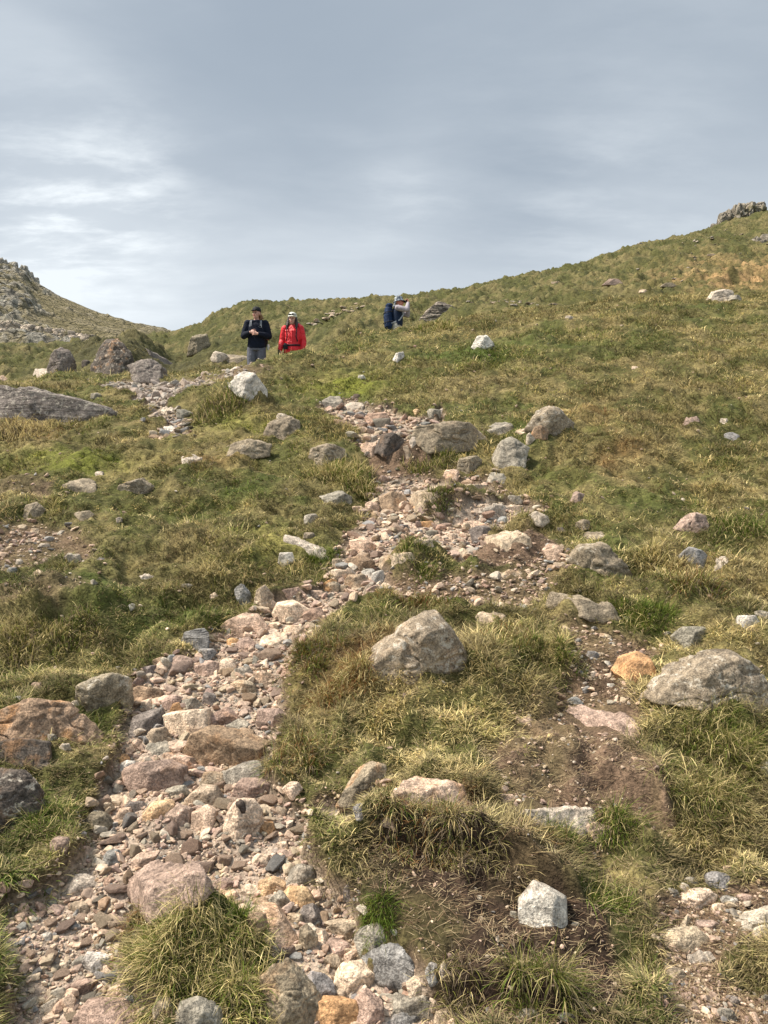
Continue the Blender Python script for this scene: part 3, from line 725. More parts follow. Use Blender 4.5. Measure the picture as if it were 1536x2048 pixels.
# ---- boulders and stones with their own outlines ------------------------
# (view, outline, colour, lichen, rust, label)
BIG = [
 (ZA, [(315, 590), (330, 520), (440, 480), (515, 500), (522, 600), (500, 662), (430, 668), (340, 625)], 'ld', .9, 0, 'grey lichen-crusted boulder in the grass on the left edge of the stony path'),
 (ZA, [(-60, 650), (60, 610), (130, 590), (230, 600), (290, 680), (388, 748), (300, 785), (150, 760), (-60, 740)], 'brown', .5, 1.0, 'low wedge-shaped boulder stained bright orange at the left edge'),
 (ZA, [(-60, 790), (70, 750), (190, 770), (205, 830), (130, 875), (-60, 870)], 'dark', .25, .7, 'dark rust-brown block below the orange-stained wedge boulder'),
 (ZA, [(-60, 700), (80, 705), (98, 740), (40, 775), (-60, 790)], 'brown', .2, 1.0, 'thin rust-red slab wedged above the dark rust-brown block'),
 (ZA, [(-80, 880), (90, 865), (150, 925), (182, 1010), (160, 1055), (60, 1125), (-40, 1150), (-90, 1100)], 'dark', 1.0, .25, 'big dark boulder speckled with lichen, cut off by the left edge'),
 (ZA, [(750, 800), (780, 730), (830, 708), (950, 740), (1062, 782), (1060, 822), (930, 852), (860, 882), (800, 862)], 'brown', .15, .5, 'biggest brown boulder in the middle of the stony path'),
 (ZA, [(500, 880), (560, 850), (650, 840), (735, 870), (742, 930), (640, 978), (560, 950), (508, 910)], 'mauve', .1, .25, 'large smooth maroon boulder on the left side of the path'),
 (ZA, [(650, 660), (720, 645), (830, 635), (838, 682), (780, 735), (700, 758), (655, 720)], 'cream', .1, .35, 'two-lobed cream boulder above the biggest brown boulder'),
 (ZA, [(515, 722), (530, 680), (640, 640), (652, 690), (590, 738), (530, 750)], 'plum', .1, 0, 'dark purple-grey wedge at the left of the two-lobed cream boulder'),
 (ZA, [(820, 712), (840, 665), (900, 630), (962, 670), (950, 692), (860, 702)], 'mauve', .1, .4, 'reddish pyramid stone to the right of the two-lobed cream boulder'),
 (ZA, [(575, 780), (600, 722), (660, 708), (684, 760), (640, 784)], 'tan', .2, 0, 'pointed tan stone just under the purple-grey wedge'),
 (ZA, [(858, 350), (880, 310), (960, 258), (1032, 255), (1067, 300), (1030, 342), (900, 347)], 'pink', .15, .2, 'broad pinkish tan boulder where the path bends right'),
 (ZA, [(1093, 250), (1110, 213), (1180, 207), (1232, 235), (1190, 282), (1130, 302)], 'cream', .2, .35, 'square cream block right of the broad pinkish boulder at the bend'),
 (ZA, [(723, 375), (740, 330), (800, 314), (836, 340), (832, 376), (770, 383)], 'blue', .2, 0, 'blue-grey layered slab in the grass left of the path bend'),
 (ZA, [(905, 882), (960, 858), (1040, 855), (1110, 890), (1130, 930), (1050, 952), (930, 932)], 'grey', .2, 0, 'wide grey slab under the biggest brown boulder'),
 (ZA, [(753, 985), (800, 945), (870, 940), (887, 980), (840, 1032), (790, 1027)], 'tan', .2, 0, 'flat angular tan-grey stone up left of the upright egg-shaped stone'),
 (ZA, [(903, 1120), (910, 1040), (950, 983), (1010, 983), (1047, 1030), (1042, 1110), (1000, 1142), (950, 1162)], 'cream', .55, 0, 'upright egg-shaped cream stone with a dark hollow near its top'),
 (ZI, [(680, 1592), (700, 1555), (745, 1524), (773, 1530), (772, 1580), (740, 1602)], 'ld', .4, .7, 'grey rock with a rusty face leaning in the grass right of the path'),
 (ZD, [(50, 492), (150, 400), (215, 338), (270, 318), (332, 328), (362, 400), (422, 470), (492, 565), (400, 558), (250, 520), (120, 522)], 'ld', 1.0, .2, 'large peaked lichen-covered boulder in the middle of the grassy mound'),
 (ZD, [(975, 525), (1000, 490), (1050, 472), (1100, 485), (1113, 520), (1060, 562), (1000, 560)], 'orange', .1, 1.0, 'bright orange rough block on the bare soil of the right-hand trail'),
 (ZD, [(1118, 592), (1170, 540), (1290, 480), (1400, 467), (1492, 500), (1523, 560), (1503, 622), (1380, 668), (1260, 645), (1160, 625)], 'ld', 1.0, 0, 'big rounded grey boulder with small black holes at the right edge'),
 (ZD, [(1190, 400), (1220, 374), (1300, 374), (1314, 410), (1290, 441), (1210, 443)], 'grey', .2, 0, 'smooth grey block above the big rounded boulder on the right'),
 (ZD, [(713, 302), (770, 275), (840, 280), (960, 322), (970, 338), (850, 318)], 'ld', .4, 0, 'thin arched grey slab edge showing out of the turf above the right-hand trail'),
 (ZD, [(775, 678), (840, 670), (940, 693), (1040, 735), (1072, 762), (990, 758), (860, 712)], 'mauve', .15, 0, 'long flat pinkish slab crossing the right-hand trail'),
 (ZD, [(803, 112), (850, 70), (930, 60), (980, 110), (1040, 192), (960, 175), (870, 155)], 'ld', .9, 0, 'grey boulder with a sloping right flank in the grass right of the path'),
 (ZD, [(838, 125), (860, 100), (930, 103), (942, 140), (870, 157)], 'white', .6, 0, 'white lichen-faced lump at the front of the sloping grey boulder'),
 (ZD, [(1205, 150), (1210, 105), (1245, 75), (1285, 85), (1320, 115), (1330, 145), (1270, 165)], 'blue', .3, 0, 'blue-grey angular rock behind the shaggy dark tussock on the right'),
 (ZD, [(438, 18), (480, 2), (522, 10), (540, 38), (470, 76), (450, 70)], 'plum', .2, 0, 'dark angular grey block standing beside the pale gravel of the upper path'),
 (ZD, [(490, 77), (520, 47), (570, 41), (660, 63), (650, 77), (560, 82)], 'tan', .3, 0, 'low tan slab capping a small turf mound right of the upper path'),
 (ZB, [(540, 532), (600, 488), (760, 468), (850, 478), (862, 532), (800, 575), (600, 592)], 'mauve', .2, 0, 'large half-buried pinkish grey slab above the front tussock'),
 (ZB, [(975, 550), (1000, 524), (1110, 528), (1150, 590), (1197, 640), (1182, 672), (1090, 658), (1040, 627), (985, 637)], 'pink', .1, .5, 'large pink and tan rock to the right of the front tussock'),
 (ZB, [(980, 625), (985, 570), (1015, 548), (1055, 558), (1064, 590), (1040, 630), (1005, 638)], 'brown', .1, .5, 'rounded reddish brown stone leaning on the large pink and tan rock'),
 (ZB, [(1194, 682), (1200, 600), (1225, 590), (1272, 645), (1266, 682), (1213, 712)], 'tan', .2, .1, 'upright triangular tan stone beside the large pink and tan rock'),
 (ZB, [(1340, 800), (1370, 762), (1450, 757), (1502, 790), (1514, 840), (1470, 882), (1390, 872), (1348, 840)], 'cream', .25, .15, 'large rounded cream stone near the bottom of the path'),
 (ZB, [(1050, 800), (1090, 738), (1160, 743), (1240, 820), (1282, 880), (1262, 942), (1180, 1010), (1110, 960)], 'ld', .35, .45, 'large sloping grey boulder against the right side of the front tussock'),
 (ZB, [(1198, 965), (1240, 915), (1340, 893), (1420, 900), (1452, 960), (1440, 1020), (1300, 1040), (1208, 1015)], 'orange', .1, .45, 'smooth orange-pink boulder at the bottom edge of the picture'),
 (ZB, [(310, 942), (350, 900), (450, 903), (560, 960), (622, 1012), (560, 1060), (330, 1050)], 'mauve', .3, 0, 'broad brownish grey rock at the bottom left'),
 (ZB, [(690, 985), (740, 902), (790, 884), (862, 930), (905, 1005), (880, 1055), (700, 1060)], 'grey', .35, 0, 'dark grey pointed rock below the front tussock'),
 (ZC, [(618, 470), (682, 392), (792, 448), (799, 512), (770, 556), (628, 550)], 'white', .25, .35, 'white angular block sitting alone on the dark peat'),
 (ZC, [(65, 657), (100, 640), (205, 638), (240, 702), (160, 707), (108, 692)], 'blue', .3, 0, 'flat blue-grey angular slab on the right edge of the bottom stones'),
 (ZC, [(120, 790), (150, 735), (190, 705), (238, 755), (225, 785), (160, 800)], 'mauve', .1, 0, 'mauve triangular stone under the flat blue-grey slab'),
 (ZC, [(105, 100), (125, 76), (240, 62), (405, 52), (422, 80), (300, 92), (160, 122)], 'pink', .2, .7, 'long pale pink slab with an orange end above the turf bank'),
 (ZC, [(583, 160), (700, 125), (880, 138), (893, 153), (760, 162), (640, 172)], 'pale', .3, .1, 'long flat pale slab with an arched top at the end of the soil trail'),
 (ZC, [(1180, 462), (1225, 430), (1310, 412), (1334, 430), (1320, 465), (1250, 490), (1195, 488)], 'cream', .4, .1, 'pale angular cream block among the gravel at the lower right'),
 (ZC, [(1355, 602), (1440, 530), (1540, 483), (1640, 500), (1640, 600), (1480, 608)], 'pale', .9, 0, 'large pale speckled slab cut off by the lower right edge'),
 (ZC, [(1118, 627), (1180, 575), (1280, 564), (1313, 590), (1250, 635), (1180, 655)], 'tan', .3, .2, 'tan wedge rock below the lower right gravel'),
 (ZE, [(128, 400), (150, 345), (230, 321), (300, 345), (318, 392), (180, 438)], 'ld', .8, 0, 'rounded grey boulder above the drooping straw tussock left of the path'),
 (ZE, [(640, 285), (690, 238), (800, 223), (915, 233), (985, 300), (995, 335), (930, 325), (860, 345), (720, 372), (700, 320)], 'ld', .4, .1, 'broad grey bedrock slab across the head of the path'),
 (ZE, [(463, 355), (490, 288), (540, 276), (590, 308), (605, 372), (500, 385)], 'dark', .4, .25, 'dark brown rounded rock at the step in the upper path'),
 (ZE, [(846, 457), (860, 403), (910, 391), (970, 404), (967, 452), (900, 478)], 'ld', .5, 0, 'squat grey-brown boulder under the broad bedrock slab'),
 (ZE, [(1018, 437), (1060, 308), (1110, 288), (1187, 340), (1165, 402), (1090, 447)], 'grey', .4, 0, 'flat-faced grey slab tilted towards the viewer right of the upper path'),
 (ZE, [(1183, 242), (1220, 185), (1290, 138), (1342, 160), (1392, 210), (1370, 252), (1300, 262), (1230, 295)], 'ld', 1.0, 0, 'tall lichen-spotted boulder at the right end of the rock step'),
 (ZE, [(1200, 300), (1215, 262), (1250, 245), (1285, 262), (1275, 300), (1235, 310)], 'brown', .1, 1.0, 'orange-brown face of a small rock under the lichen-spotted boulder'),
 (ZE, [(635, 612), (700, 560), (760, 524), (880, 499), (985, 504), (1003, 520), (880, 540), (760, 575), (690, 615)], 'tan', .3, .2, 'long low tan slab running beside the upper path'),
 (ZE, [(468, 642), (480, 588), (540, 558), (602, 580), (617, 632), (520, 664)], 'brown', .15, .5, 'reddish brown boulder at the left edge of the upper path'),
 (ZE, [(205, 575), (300, 553), (342, 580), (362, 627), (260, 624)], 'grey', .6, 0, 'grey lichened slab half sunk in turf left of the upper path'),
 (ZE, [(0, 780), (60, 783), (200, 828), (224, 872), (150, 864), (0, 808)], 'pale', .8, 0, 'sloping pale slab edge in the turf left of the path'),
 (ZF, [(-260, 765), (-160, 730), (0, 730), (120, 740), (300, 778), (500, 828), (600, 862), (648, 898), (640, 962), (560, 968), (380, 935), (200, 905), (60, 880), (-160, 870), (-260, 850)], 'plum', 1.0, 0, 'very long low grey-purple boulder lying at the left edge'),
 (ZF, [(515, 645), (550, 550), (600, 484), (650, 484), (702, 540), (748, 652), (700, 694), (600, 694)], 'dark', .9, .7, 'tall mottled brown boulder on the left skyline of the near slope'),
 (ZF, [(728, 625), (780, 601), (840, 597), (897, 640), (912, 715), (830, 722), (760, 682)], 'plum', .9, 0, 'rounded boulder with a dark right face beside the tall mottled boulder'),
 (ZF, [(1265, 725), (1285, 680), (1350, 654), (1402, 680), (1463, 750), (1464, 802), (1400, 838), (1310, 790)], 'white', .55, 0, 'bright white boulder below the hiker in the black hoodie'),
 (ZG, [(1015, 862), (1110, 783), (1187, 800), (1192, 872), (1140, 915), (1060, 895)], 'mauve', .8, 0, 'brownish grey boulder with a dark hollow on the right-hand slope'),
 (ZI, [(456, 905), (463, 888), (500, 877), (540, 886), (535, 905), (495, 912)], 'ld', .6, 0, 'low dark-speckled boulder in the turf left of the grey rounded boulder'),
 (ZI, [(536, 862), (548, 838), (575, 827), (598, 840), (604, 870), (570, 880)], 'ld', .6, 0, 'grey hummock of rock in the turf below the white boulder'),
 (ZI, [(124, 974), (135, 963), (180, 956), (196, 968), (190, 980), (150, 984)], 'ld', .6, 0, 'flat grey rock in the turf on the left below the mossy patch'),
 (ZI, [(240, 980), (252, 964), (285, 953), (302, 968), (296, 984), (262, 990)], 'ld', .7, .1, 'brownish grey rock right of the flat grey rock on the left'),
 (ZI, [(46, 1030), (52, 1010), (74, 1004), (90, 1018), (84, 1036)], 'ld', .5, 0, 'blunt grey rock in the worn turf at the left edge'),
 (ZI, [(470, 1160), (485, 1168), (498, 1185), (505, 1210), (486, 1216), (470, 1185)], 'blue', .4, 0, 'greenish grey slab leaning in the bank above the path bend'),
 (ZI, [(508, 1215), (514, 1180), (530, 1170), (546, 1190), (540, 1222), (522, 1225)], 'tan', .5, 0, 'brown upright stone in the bank above the path bend'),
 (ZI, [(1518, 1560), (1515, 1530), (1545, 1515), (1580, 1520), (1580, 1565)], 'grey', .5, 0, 'grey rock cut off by the right edge amid long straw grass'),
 (ZI, [(946, 692), (955, 673), (975, 671), (986, 688), (970, 700)], 'white', .7, 0, 'whitish rock high on the grassy slope right of the third hiker'),
 (ZI, [(785, 722), (792, 707), (806, 703), (808, 712), (795, 726)], 'white', .5, 0, 'small white rock below the third hiker'),
 (ZI, [(715, 757), (717, 751), (727, 750), (730, 756), (722, 760)], 'white', .2, 0, 'tiny white stone on the yellow-green moss patch'),
 (ZP, [(755, 515), (800, 440), (880, 350), (1050, 212), (1200, 212), (1352, 330), (1375, 470), (1000, 520)], 'pale', .7, 0, 'striped pale boulder to the right of the hiker with the blue rucksack'),
 (ZI, [(376, 708), (382, 686), (398, 670), (412, 668), (418, 688), (404, 704)], 'ld', .7, 0, 'grey rib of rock in the slope left of the black-hoodie hiker'),
 (ZI, [(240, 728), (255, 698), (275, 688), (320, 688), (348, 694), (342, 714), (300, 726)], 'plum', .4, 0, 'dark broken rock face behind the two left-hand boulders'),
 (ZI, [(422, 728), (430, 711), (455, 705), (488, 709), (500, 722), (470, 731)], 'ld', .7, 0, 'weathered rock sill on the crest at the feet of the black-hoodie hiker'),
 (ZI, [(96, 740), (104, 716), (124, 698), (142, 700), (150, 722), (146, 738), (120, 746)], 'plum', .8, 0, 'dark fractured rock face at the left end of the grassy knoll'),
 (ZH, [(1215, 590), (1240, 545), (1300, 530), (1350, 545), (1340, 585), (1280, 600)], 'pale', .5, 0, 'pale boulder in orange grass on the upper right slope'),
 (ZH, [(1330, 588), (1335, 562), (1375, 560), (1392, 575), (1388, 590)], 'grey', .6, 0, 'dark-fronted rock touching the pale boulder on the upper right slope'),
 (ZH, [(660, 508), (690, 480), (735, 475), (757, 492), (740, 506)], 'mauve', .4, 0, 'grey-brown boulder lying alone on the hillside at the right'),
 (ZH, [(962, 514), (980, 500), (1025, 496), (1045, 508), (1010, 520)], 'ld', .3, 0, 'flat brown slab right of the lone grey-brown hillside boulder'),
]
n_big = 0
for view, pts, col, li, ru, label in BIG:
    yy = None; dep = .8
    full = cv(*view, pts)
    asp = (max(p[0] for p in full) - min(p[0] for p in full)) / (max(p[1] for p in full) - min(p[1] for p in full))
    if asp > 2.4 and view not in (ZH, ZF) and 'long low grey' not in label:
        o = slab_from_outline(full, col, label, li, ru, 'flat_rock', 'rock', .05 if 'half-buried pinkish' in label else .02, n_big + 5)
        n_big += 1
        if o is not None: continue
    o = rock_from_outline(full, col, label, li, ru, name='boulder' if (max(p[0] for p in full) - min(p[0] for p in full)) > 60 else 'rock',
                          cat='boulder' if (max(p[0] for p in full) - min(p[0] for p in full)) > 60 else 'rock', Y=yy, depth=dep, p=50, rough=.07 if 'very long' in label else (.012 if 'alone on the dark peat' in label or 'square cream' in label else (.08 if li > .3 else .03)))
    n_big += 1
    if o is not None and 'striped' in label: o['beds'] = 1.0
    if o is not None and ('very long' in label or 'layered' in label): o['beds'] = .35
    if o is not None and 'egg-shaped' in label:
        # dark-coloured lump painted in for the hollow near the top of the egg-shaped stone
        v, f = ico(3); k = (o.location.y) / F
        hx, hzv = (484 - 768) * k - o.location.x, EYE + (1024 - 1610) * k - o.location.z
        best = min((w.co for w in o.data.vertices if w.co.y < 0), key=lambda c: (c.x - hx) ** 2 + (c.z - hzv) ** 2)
        hm_ = mesh_np('painted_hollow', v * np.array([10.5, 8, 16]) * k * (1 + .25 * fbm3(v * 2.2, 3., 2)[:, None]), tris=f)
        hm_.materials.append(MAT_STONE); hb = link(bpy.data.objects.new('painted_hollow', hm_), o)
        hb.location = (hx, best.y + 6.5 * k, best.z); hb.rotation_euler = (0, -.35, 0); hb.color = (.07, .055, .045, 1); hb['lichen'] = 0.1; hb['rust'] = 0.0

# ---- path stones given by place, size and colour ------------------------
# (view, x, y, w, h, rotation, blockiness, colour, label)
MID = [
 (ZA, 825, 420, 75, 58, 0, .6, 'blue', 'blue-grey cobble touching the layered blue-grey slab at the path bend'),
 (ZA, 1255, 265, 90, 58, -20, .8, 'red', 'reddish brown block right of the square cream block'),
 (ZA, 725, 448, 88, 58, 0, .3, 'mauve', 'rounded pinkish brown cobble on the left edge below the bend'),
 (ZA, 645, 450, 60, 45, 0, .4, 'brown', 'brown cobble half in the grass left of the rounded pinkish brown cobble'),
 (ZA, 597, 485, 76, 50, 0, .5, 'plum', 'grey-mauve cobble at the left edge of the path above the lichen-crusted boulder'),
 (ZA, 840, 475, 115, 62, -5, .5, 'mauve', 'wide mauve stone below the blue-grey cobble'),
 (ZA, 912, 460, 66, 54, 0, .3, 'cream', 'cream cobble right of the wide mauve stone'),
 (ZA, 1065, 518, 120, 62, 5, .6, 'pink', 'pink and cream rock on the right side of the path'),
 (ZA, 967, 555, 106, 60, 5, .2, 'tan', 'oval tan stone with a red underside in the middle of the path'),
 (ZA, 587, 577, 130, 64, 5, .4, 'brown', 'long tan-brown stone at the left edge beside the lichen-crusted boulder'),
 (ZA, 765, 615, 96, 48, 0, .5, 'grey', 'grey stone above the two-lobed cream boulder'),
 (ZA, 690, 612, 90, 58, -20, .7, 'mauve', 'pinkish brown tilted stone left of the grey stone'),
 (ZA, 705, 632, 50, 40, 0, .5, 'orange', 'small salmon-orange stone under the pinkish brown tilted stone'),
 (ZA, 835, 600, 56, 66, 10, .8, 'plum', 'dark mauve upright block above the reddish pyramid stone'),
 (ZA, 1080, 672, 130, 70, 0, .5, 'mauve', 'broad pinkish grey rock on the right edge of the path'),
 (ZA, 950, 705, 120, 48, 0, .5, 'grey', 'flat grey stone above the biggest brown boulder'),
 (ZA, 985, 738, 75, 46, 10, .6, 'brown', 'brown stone on the shoulder of the biggest brown boulder'),
 (ZA, 640, 792, 120, 56, 0, .5, 'grey', 'rounded grey stone above the large maroon boulder'),
 (ZA, 735, 852, 100, 66, 10, .6, 'pink', 'pinkish tan stone between the maroon and brown boulders'),
 (ZA, 700, 825, 120, 36, 0, .6, 'pink', 'thin pink slab above the large maroon boulder'),
 (ZA, 1015, 957, 150, 84, 0, .6, 'mauve', 'wide grey-mauve stone above the upright egg-shaped stone'),
 (ZA, 638, 1042, 130, 82, -15, .15, 'yellow', 'smooth oval yellowish stone left of the path centre'),
 (ZA, 722, 1062, 98, 84, 0, .6, 'mauve', 'mauve block right of the smooth oval yellowish stone'),
 (ZA, 815, 1074, 116, 80, -25, .8, 'pink', 'salmon pink block left of the upright egg-shaped stone'),
 (ZA, 858, 920, 120, 62, 10, .5, 'tan', 'orange-tan stone under the biggest brown boulder'),
 (ZA, 512, 872, 66, 56, 0, .6, 'white', 'whitish stone at the left end of the large maroon boulder'),
 (ZA, 490, 838, 62, 40, 0, .5, 'orange', 'orange-pink stone above the whitish stone by the maroon boulder'),
 (ZA, 1170, 955, 76, 56, 0, .4, 'cream', 'cream cobble at the foot of the rusty long grass'),
 (ZA, 1435, 55, 110, 62, 0, .5, 'brown', 'brown cobble on the upper narrow part of the path'),
 (ZA, 1355, 102, 84, 50, 8, .4, 'cream', 'smooth cream cobble lowest on the left of the narrow part'),
 (ZA, 1425, 128, 90, 62, -5, .7, 'tan', 'flat-topped tan cobble right of the smooth cream cobble'),
 (ZA, 1472, 92, 54, 36, -10, .5, 'white', 'white cobble above the flat-topped tan cobble'),
 (ZA, 1515, 112, 56, 58, -20, .6, 'white', 'white wedge cobble at the edge of the small green mound'),
 (ZA, 1320, 142, 64, 46, -25, .7, 'orange', 'orange-brown triangular cobble under the smooth cream cobble'),
 (ZA, 1350, 55, 50, 44, 0, .5, 'tan', 'tan cobble above the smooth cream cobble'),
 (ZA, 1180, 178, 100, 54, -5, .7, 'mauve', 'brownish pink block above the square cream block'),
 (ZA, 1085, 212, 52, 38, 0, .4, 'cream', 'small cream cobble left of the square cream block'),
 (ZA, 1260, 178, 70, 34, 0, .6, 'pink', 'pink flat stone right of the brownish pink block'),
 (ZA, 1100, 360, 130, 54, -15, .5, 'cream', 'cream flat rock below the square cream block'),
 (ZA, 985, 380, 84, 50, -10, .5, 'mauve', 'grey-mauve flat stone below the broad pinkish boulder'),
 (ZA, 1180, 322, 84, 46, 0, .4, 'cream', 'cream and orange stone right of the cream flat rock'),
 (ZA, 935, 370, 56, 36, 0, .4, 'orange', 'small orange stone below the broad pinkish boulder'),
 (ZA, 975, 492, 90, 52, 0, .4, 'grey', 'grey stone above the oval tan stone'),
 (ZA, 595, 617, 56, 42, 0, .5, 'cream', 'cream pebble under the long tan-brown stone'),
 (ZA, 745, 146, 46, 22, 0, .5, 'grey', 'small grey stone alone in the grass left of the path'),
 (ZA, 525, 230, 28, 30, 20, .5, 'white', 'small pale stone alone on the green turf left of the path'),
 (ZA, 855, 183, 30, 22, 0, .5, 'cream', 'cream pebble in turf near the bank above the bend'),
 (ZA, 70, 592, 32, 16, 0, .5, 'white', 'small white stone above the orange-stained wedge boulder'),
 (ZA, 145, 540, 46, 24, 0, .5, 'pink', 'pink stone on the worn turf left of the lichen-crusted boulder'),
 (ZA, 305, 618, 40, 34, 0, .5, 'pale', 'pale stone at the left foot of the grey lichen-crusted boulder'),
 (ZA, 262, 790, 48, 34, 0, .5, 'pale', 'pale grey stone at the lower tip of the orange-stained wedge boulder'),
 (ZA, 205, 750, 44, 30, 0, .5, 'grey', 'grey stone on top of the dark rust-brown block'),
 (ZA, 710, 970, 90, 56, 0, .5, 'grey', 'brownish grey stone below the large maroon boulder'),
 (ZA, 545, 1028, 90, 44, 0, .5, 'plum', 'dark flat stone left of the smooth oval yellowish stone'),
 (ZA, 500, 1058, 60, 50, -15, .6, 'pink', 'pinkish stone below the dark flat stone'),
 (ZA, 805, 885, 46, 40, 0, .4, 'blue', 'grey-blue cobble in the gap under the brown boulder'),
 (ZB, 392, 200, 110, 92, 10, .5, 'ld', 'grey hump of rock half buried at the left edge of the path'),
 (ZB, 243, 275, 72, 52, 0, .5, 'mauve', 'mauve stone sunk in the turf at the left'),
 (ZB, 450, 335, 72, 66, -35, .7, 'blue', 'blue-grey wedge stone at the left edge of the lower path'),
 (ZB, 392, 333, 46, 30, 0, .5, 'tan', 'tan pebble left of the blue-grey wedge stone'),
 (ZB, 575, 345, 100, 60, -20, .5, 'pink', 'pink stone in the gravel right of the blue-grey wedge stone'),
 (ZB, 325, 440, 138, 78, 0, .6, 'pale', 'large pale grey flat stone on the left of the lower path'),
 (ZB, 320, 540, 86, 56, 0, .3, 'tan', 'rounded tan stone below the large pale grey flat stone'),
 (ZB, 435, 427, 66, 28, 0, .6, 'red', 'flat reddish stone right of the large pale grey flat stone'),
 (ZB, 388, 750, 106, 74, 5, .7, 'white', 'whitish block alone on the gravel left of the front tussock'),
 (ZB, 1207, 408, 150, 106, 0, .4, 'grey', 'large rounded grey stone right of the path gravel'),
 (ZB, 1045, 345, 72, 54, 10, .6, 'cream', 'pale cream block in the gravel below the egg-shaped stone'),
 (ZB, 1000, 463, 126, 52, 8, .2, 'cream', 'long smooth cream cobble left of the yellow boulder'),
 (ZB, 1090, 445, 112, 62, 15, .3, 'yellow', 'yellowish cream cobble touching the yellow boulder'),
 (ZB, 1197, 490, 120, 86, 5, .4, 'yellow', 'bright yellow-orange boulder below the large rounded grey stone'),
 (ZB, 897, 442, 86, 52, 5, .3, 'mauve', 'smooth mauve cobble left of the long smooth cream cobble'),
 (ZB, 905, 490, 120, 54, 10, .5, 'pink', 'long pinkish flat cobble under the smooth mauve cobble'),
 (ZB, 1045, 512, 90, 40, 0, .5, 'brown', 'brown flat stone under the long smooth cream cobble'),
 (ZB, 1287, 645, 36, 80, -35, .6, 'cream', 'narrow pale splinter right of the upright triangular stone'),
 (ZB, 1257, 562, 112, 78, 10, .8, 'plum', 'dark grey angular stone below the yellow-orange boulder'),
 (ZB, 1185, 577, 80, 50, 10, .5, 'tan', 'tan-orange stone left of the dark grey angular stone'),
 (ZB, 1125, 505, 86, 60, 40, .6, 'grey', 'grey slab under the yellowish cream cobble'),
 (ZB, 1380, 630, 150, 98, 0, .5, 'tan', 'large tan rock right of the narrow pale splinter'),
 (ZB, 1352, 697, 102, 78, 0, .5, 'mauve', 'brownish grey block below the large tan rock'),
 (ZB, 1487, 652, 122, 104, -25, .7, 'grey', 'large grey angular stone at the right edge of the lower path'),
 (ZB, 1327, 750, 72, 66, 0, .5, 'tan', 'small tan block above the large rounded cream stone'),
 (ZB, 1410, 735, 66, 78, 0, .8, 'pink', 'upright pinkish stone above the large rounded cream stone'),
 (ZB, 1280, 805, 120, 56, 10, .4, 'tan', 'speckled tan cobble left of the large rounded cream stone'),
 (ZB, 1270, 848, 124, 100, 30, .8, 'blue', 'flat blue-grey slab left of the large rounded cream stone'),
 (ZB, 1360, 885, 66, 46, 0, .4, 'cream', 'cream cobble under the large rounded cream stone'),
 (ZB, 1470, 935, 120, 120, 25, .6, 'mauve', 'brownish pink boulder right of the smooth orange-pink boulder'),
 (ZB, 320, 855, 120, 66, -10, .5, 'mauve', 'mauve rock above the broad brownish grey rock'),
 (ZB, 275, 915, 56, 78, 10, .6, 'pink', 'upright pinkish brown stone at the bottom left'),
 (ZB, 210, 928, 68, 58, 0, .6, 'pale', 'pale grey block left of the upright pinkish brown stone'),
 (ZB, 85, 937, 72, 48, 0, .4, 'mauve', 'rounded mauve cobble near the bottom left corner'),
 (ZB, 230, 880, 70, 48, -20, .6, 'grey', 'grey slab above the pale grey block at the bottom left'),
 (ZB, 155, 908, 60, 36, 0, .4, 'tan', 'flat tan cobble above the rounded mauve cobble'),
 (ZB, 660, 925, 80, 60, 0, .5, 'ld', 'rough brown-grey stone left of the dark grey pointed rock'),
 (ZB, 530, 900, 56, 50, 0, .5, 'blue', 'small blue-grey stone above the broad brownish grey rock'),
 (ZB, 470, 870, 80, 50, 0, .5, 'pink', 'pinkish flat stone above the small blue-grey stone'),
 (ZB, 1330, 465, 52, 32, -10, .5, 'pink', 'small pinkish white stone right of the yellow-orange boulder'),
 (ZB, 1395, 462, 40, 72, 5, .6, 'plum', 'narrow dark slate stone standing in soil right of the path'),
 (ZB, 255, 770, 40, 40, 0, .5, 'cream', 'small cream pebble left of the whitish block'),
 (ZB, 185, 648, 46, 34, 0, .6, 'white', 'small white angular pebble up left of the whitish block'),
 (ZB, 1195, 280, 40, 30, 0, .4, 'pale', 'pale pebble at the foot of the small dark-rooted grass'),
 (ZB, 1130, 282, 46, 40, 0, .5, 'cream', 'cream pebble right of the pale cream block'),
 (ZB, 1065, 215, 76, 56, 0, .4, 'orange', 'rusty orange stone at the right foot of the egg-shaped stone'),
 (ZC, 258, 775, 92, 62, -15, .6, 'cream', 'pink and cream angular stone right of the mauve triangular stone'),
 (ZC, 100, 712, 68, 58, 10, .6, 'plum', 'dark brown stone below the flat blue-grey slab'),
 (ZC, 135, 760, 62, 48, 0, .5, 'tan', 'tan stone left of the mauve triangular stone'),
 (ZC, 240, 850, 190, 76, -5, .6, 'grey', 'flat layered grey slab at the bottom edge'),
 (ZC, 200, 903, 130, 46, 0, .5, 'blue', 'grey-blue slab cut off by the bottom edge'),
 (ZC, 360, 893, 104, 62, -10, .5, 'tan', 'tan block right of the grey-blue slab at the bottom edge'),
 (ZC, 95, 825, 40, 40, 0, .5, 'cream', 'small cream pebble left of the flat layered grey slab'),
 (ZC, 315, 835, 58, 34, 15, .5, 'cream', 'small cream stone right of the flat layered grey slab'),
 (ZC, 40, 125, 56, 40, -20, .6, 'blue', 'blue-grey stone at the left end of the long pale pink slab'),
 (ZC, 915, 197, 110, 44, 10, .5, 'pink', 'flat pinkish stone below the arched pale slab'),
 (ZC, 580, 88, 64, 36, 0, .4, 'pink', 'pinkish stone in the soil right of the long pale pink slab'),
 (ZC, 1355, 388, 96, 56, 0, .4, 'blue', 'rounded blue-grey stone above the pale angular cream block'),
 (ZC, 1252, 390, 50, 30, 0, .3, 'grey', 'small grey pebble up left of the pale angular cream block'),
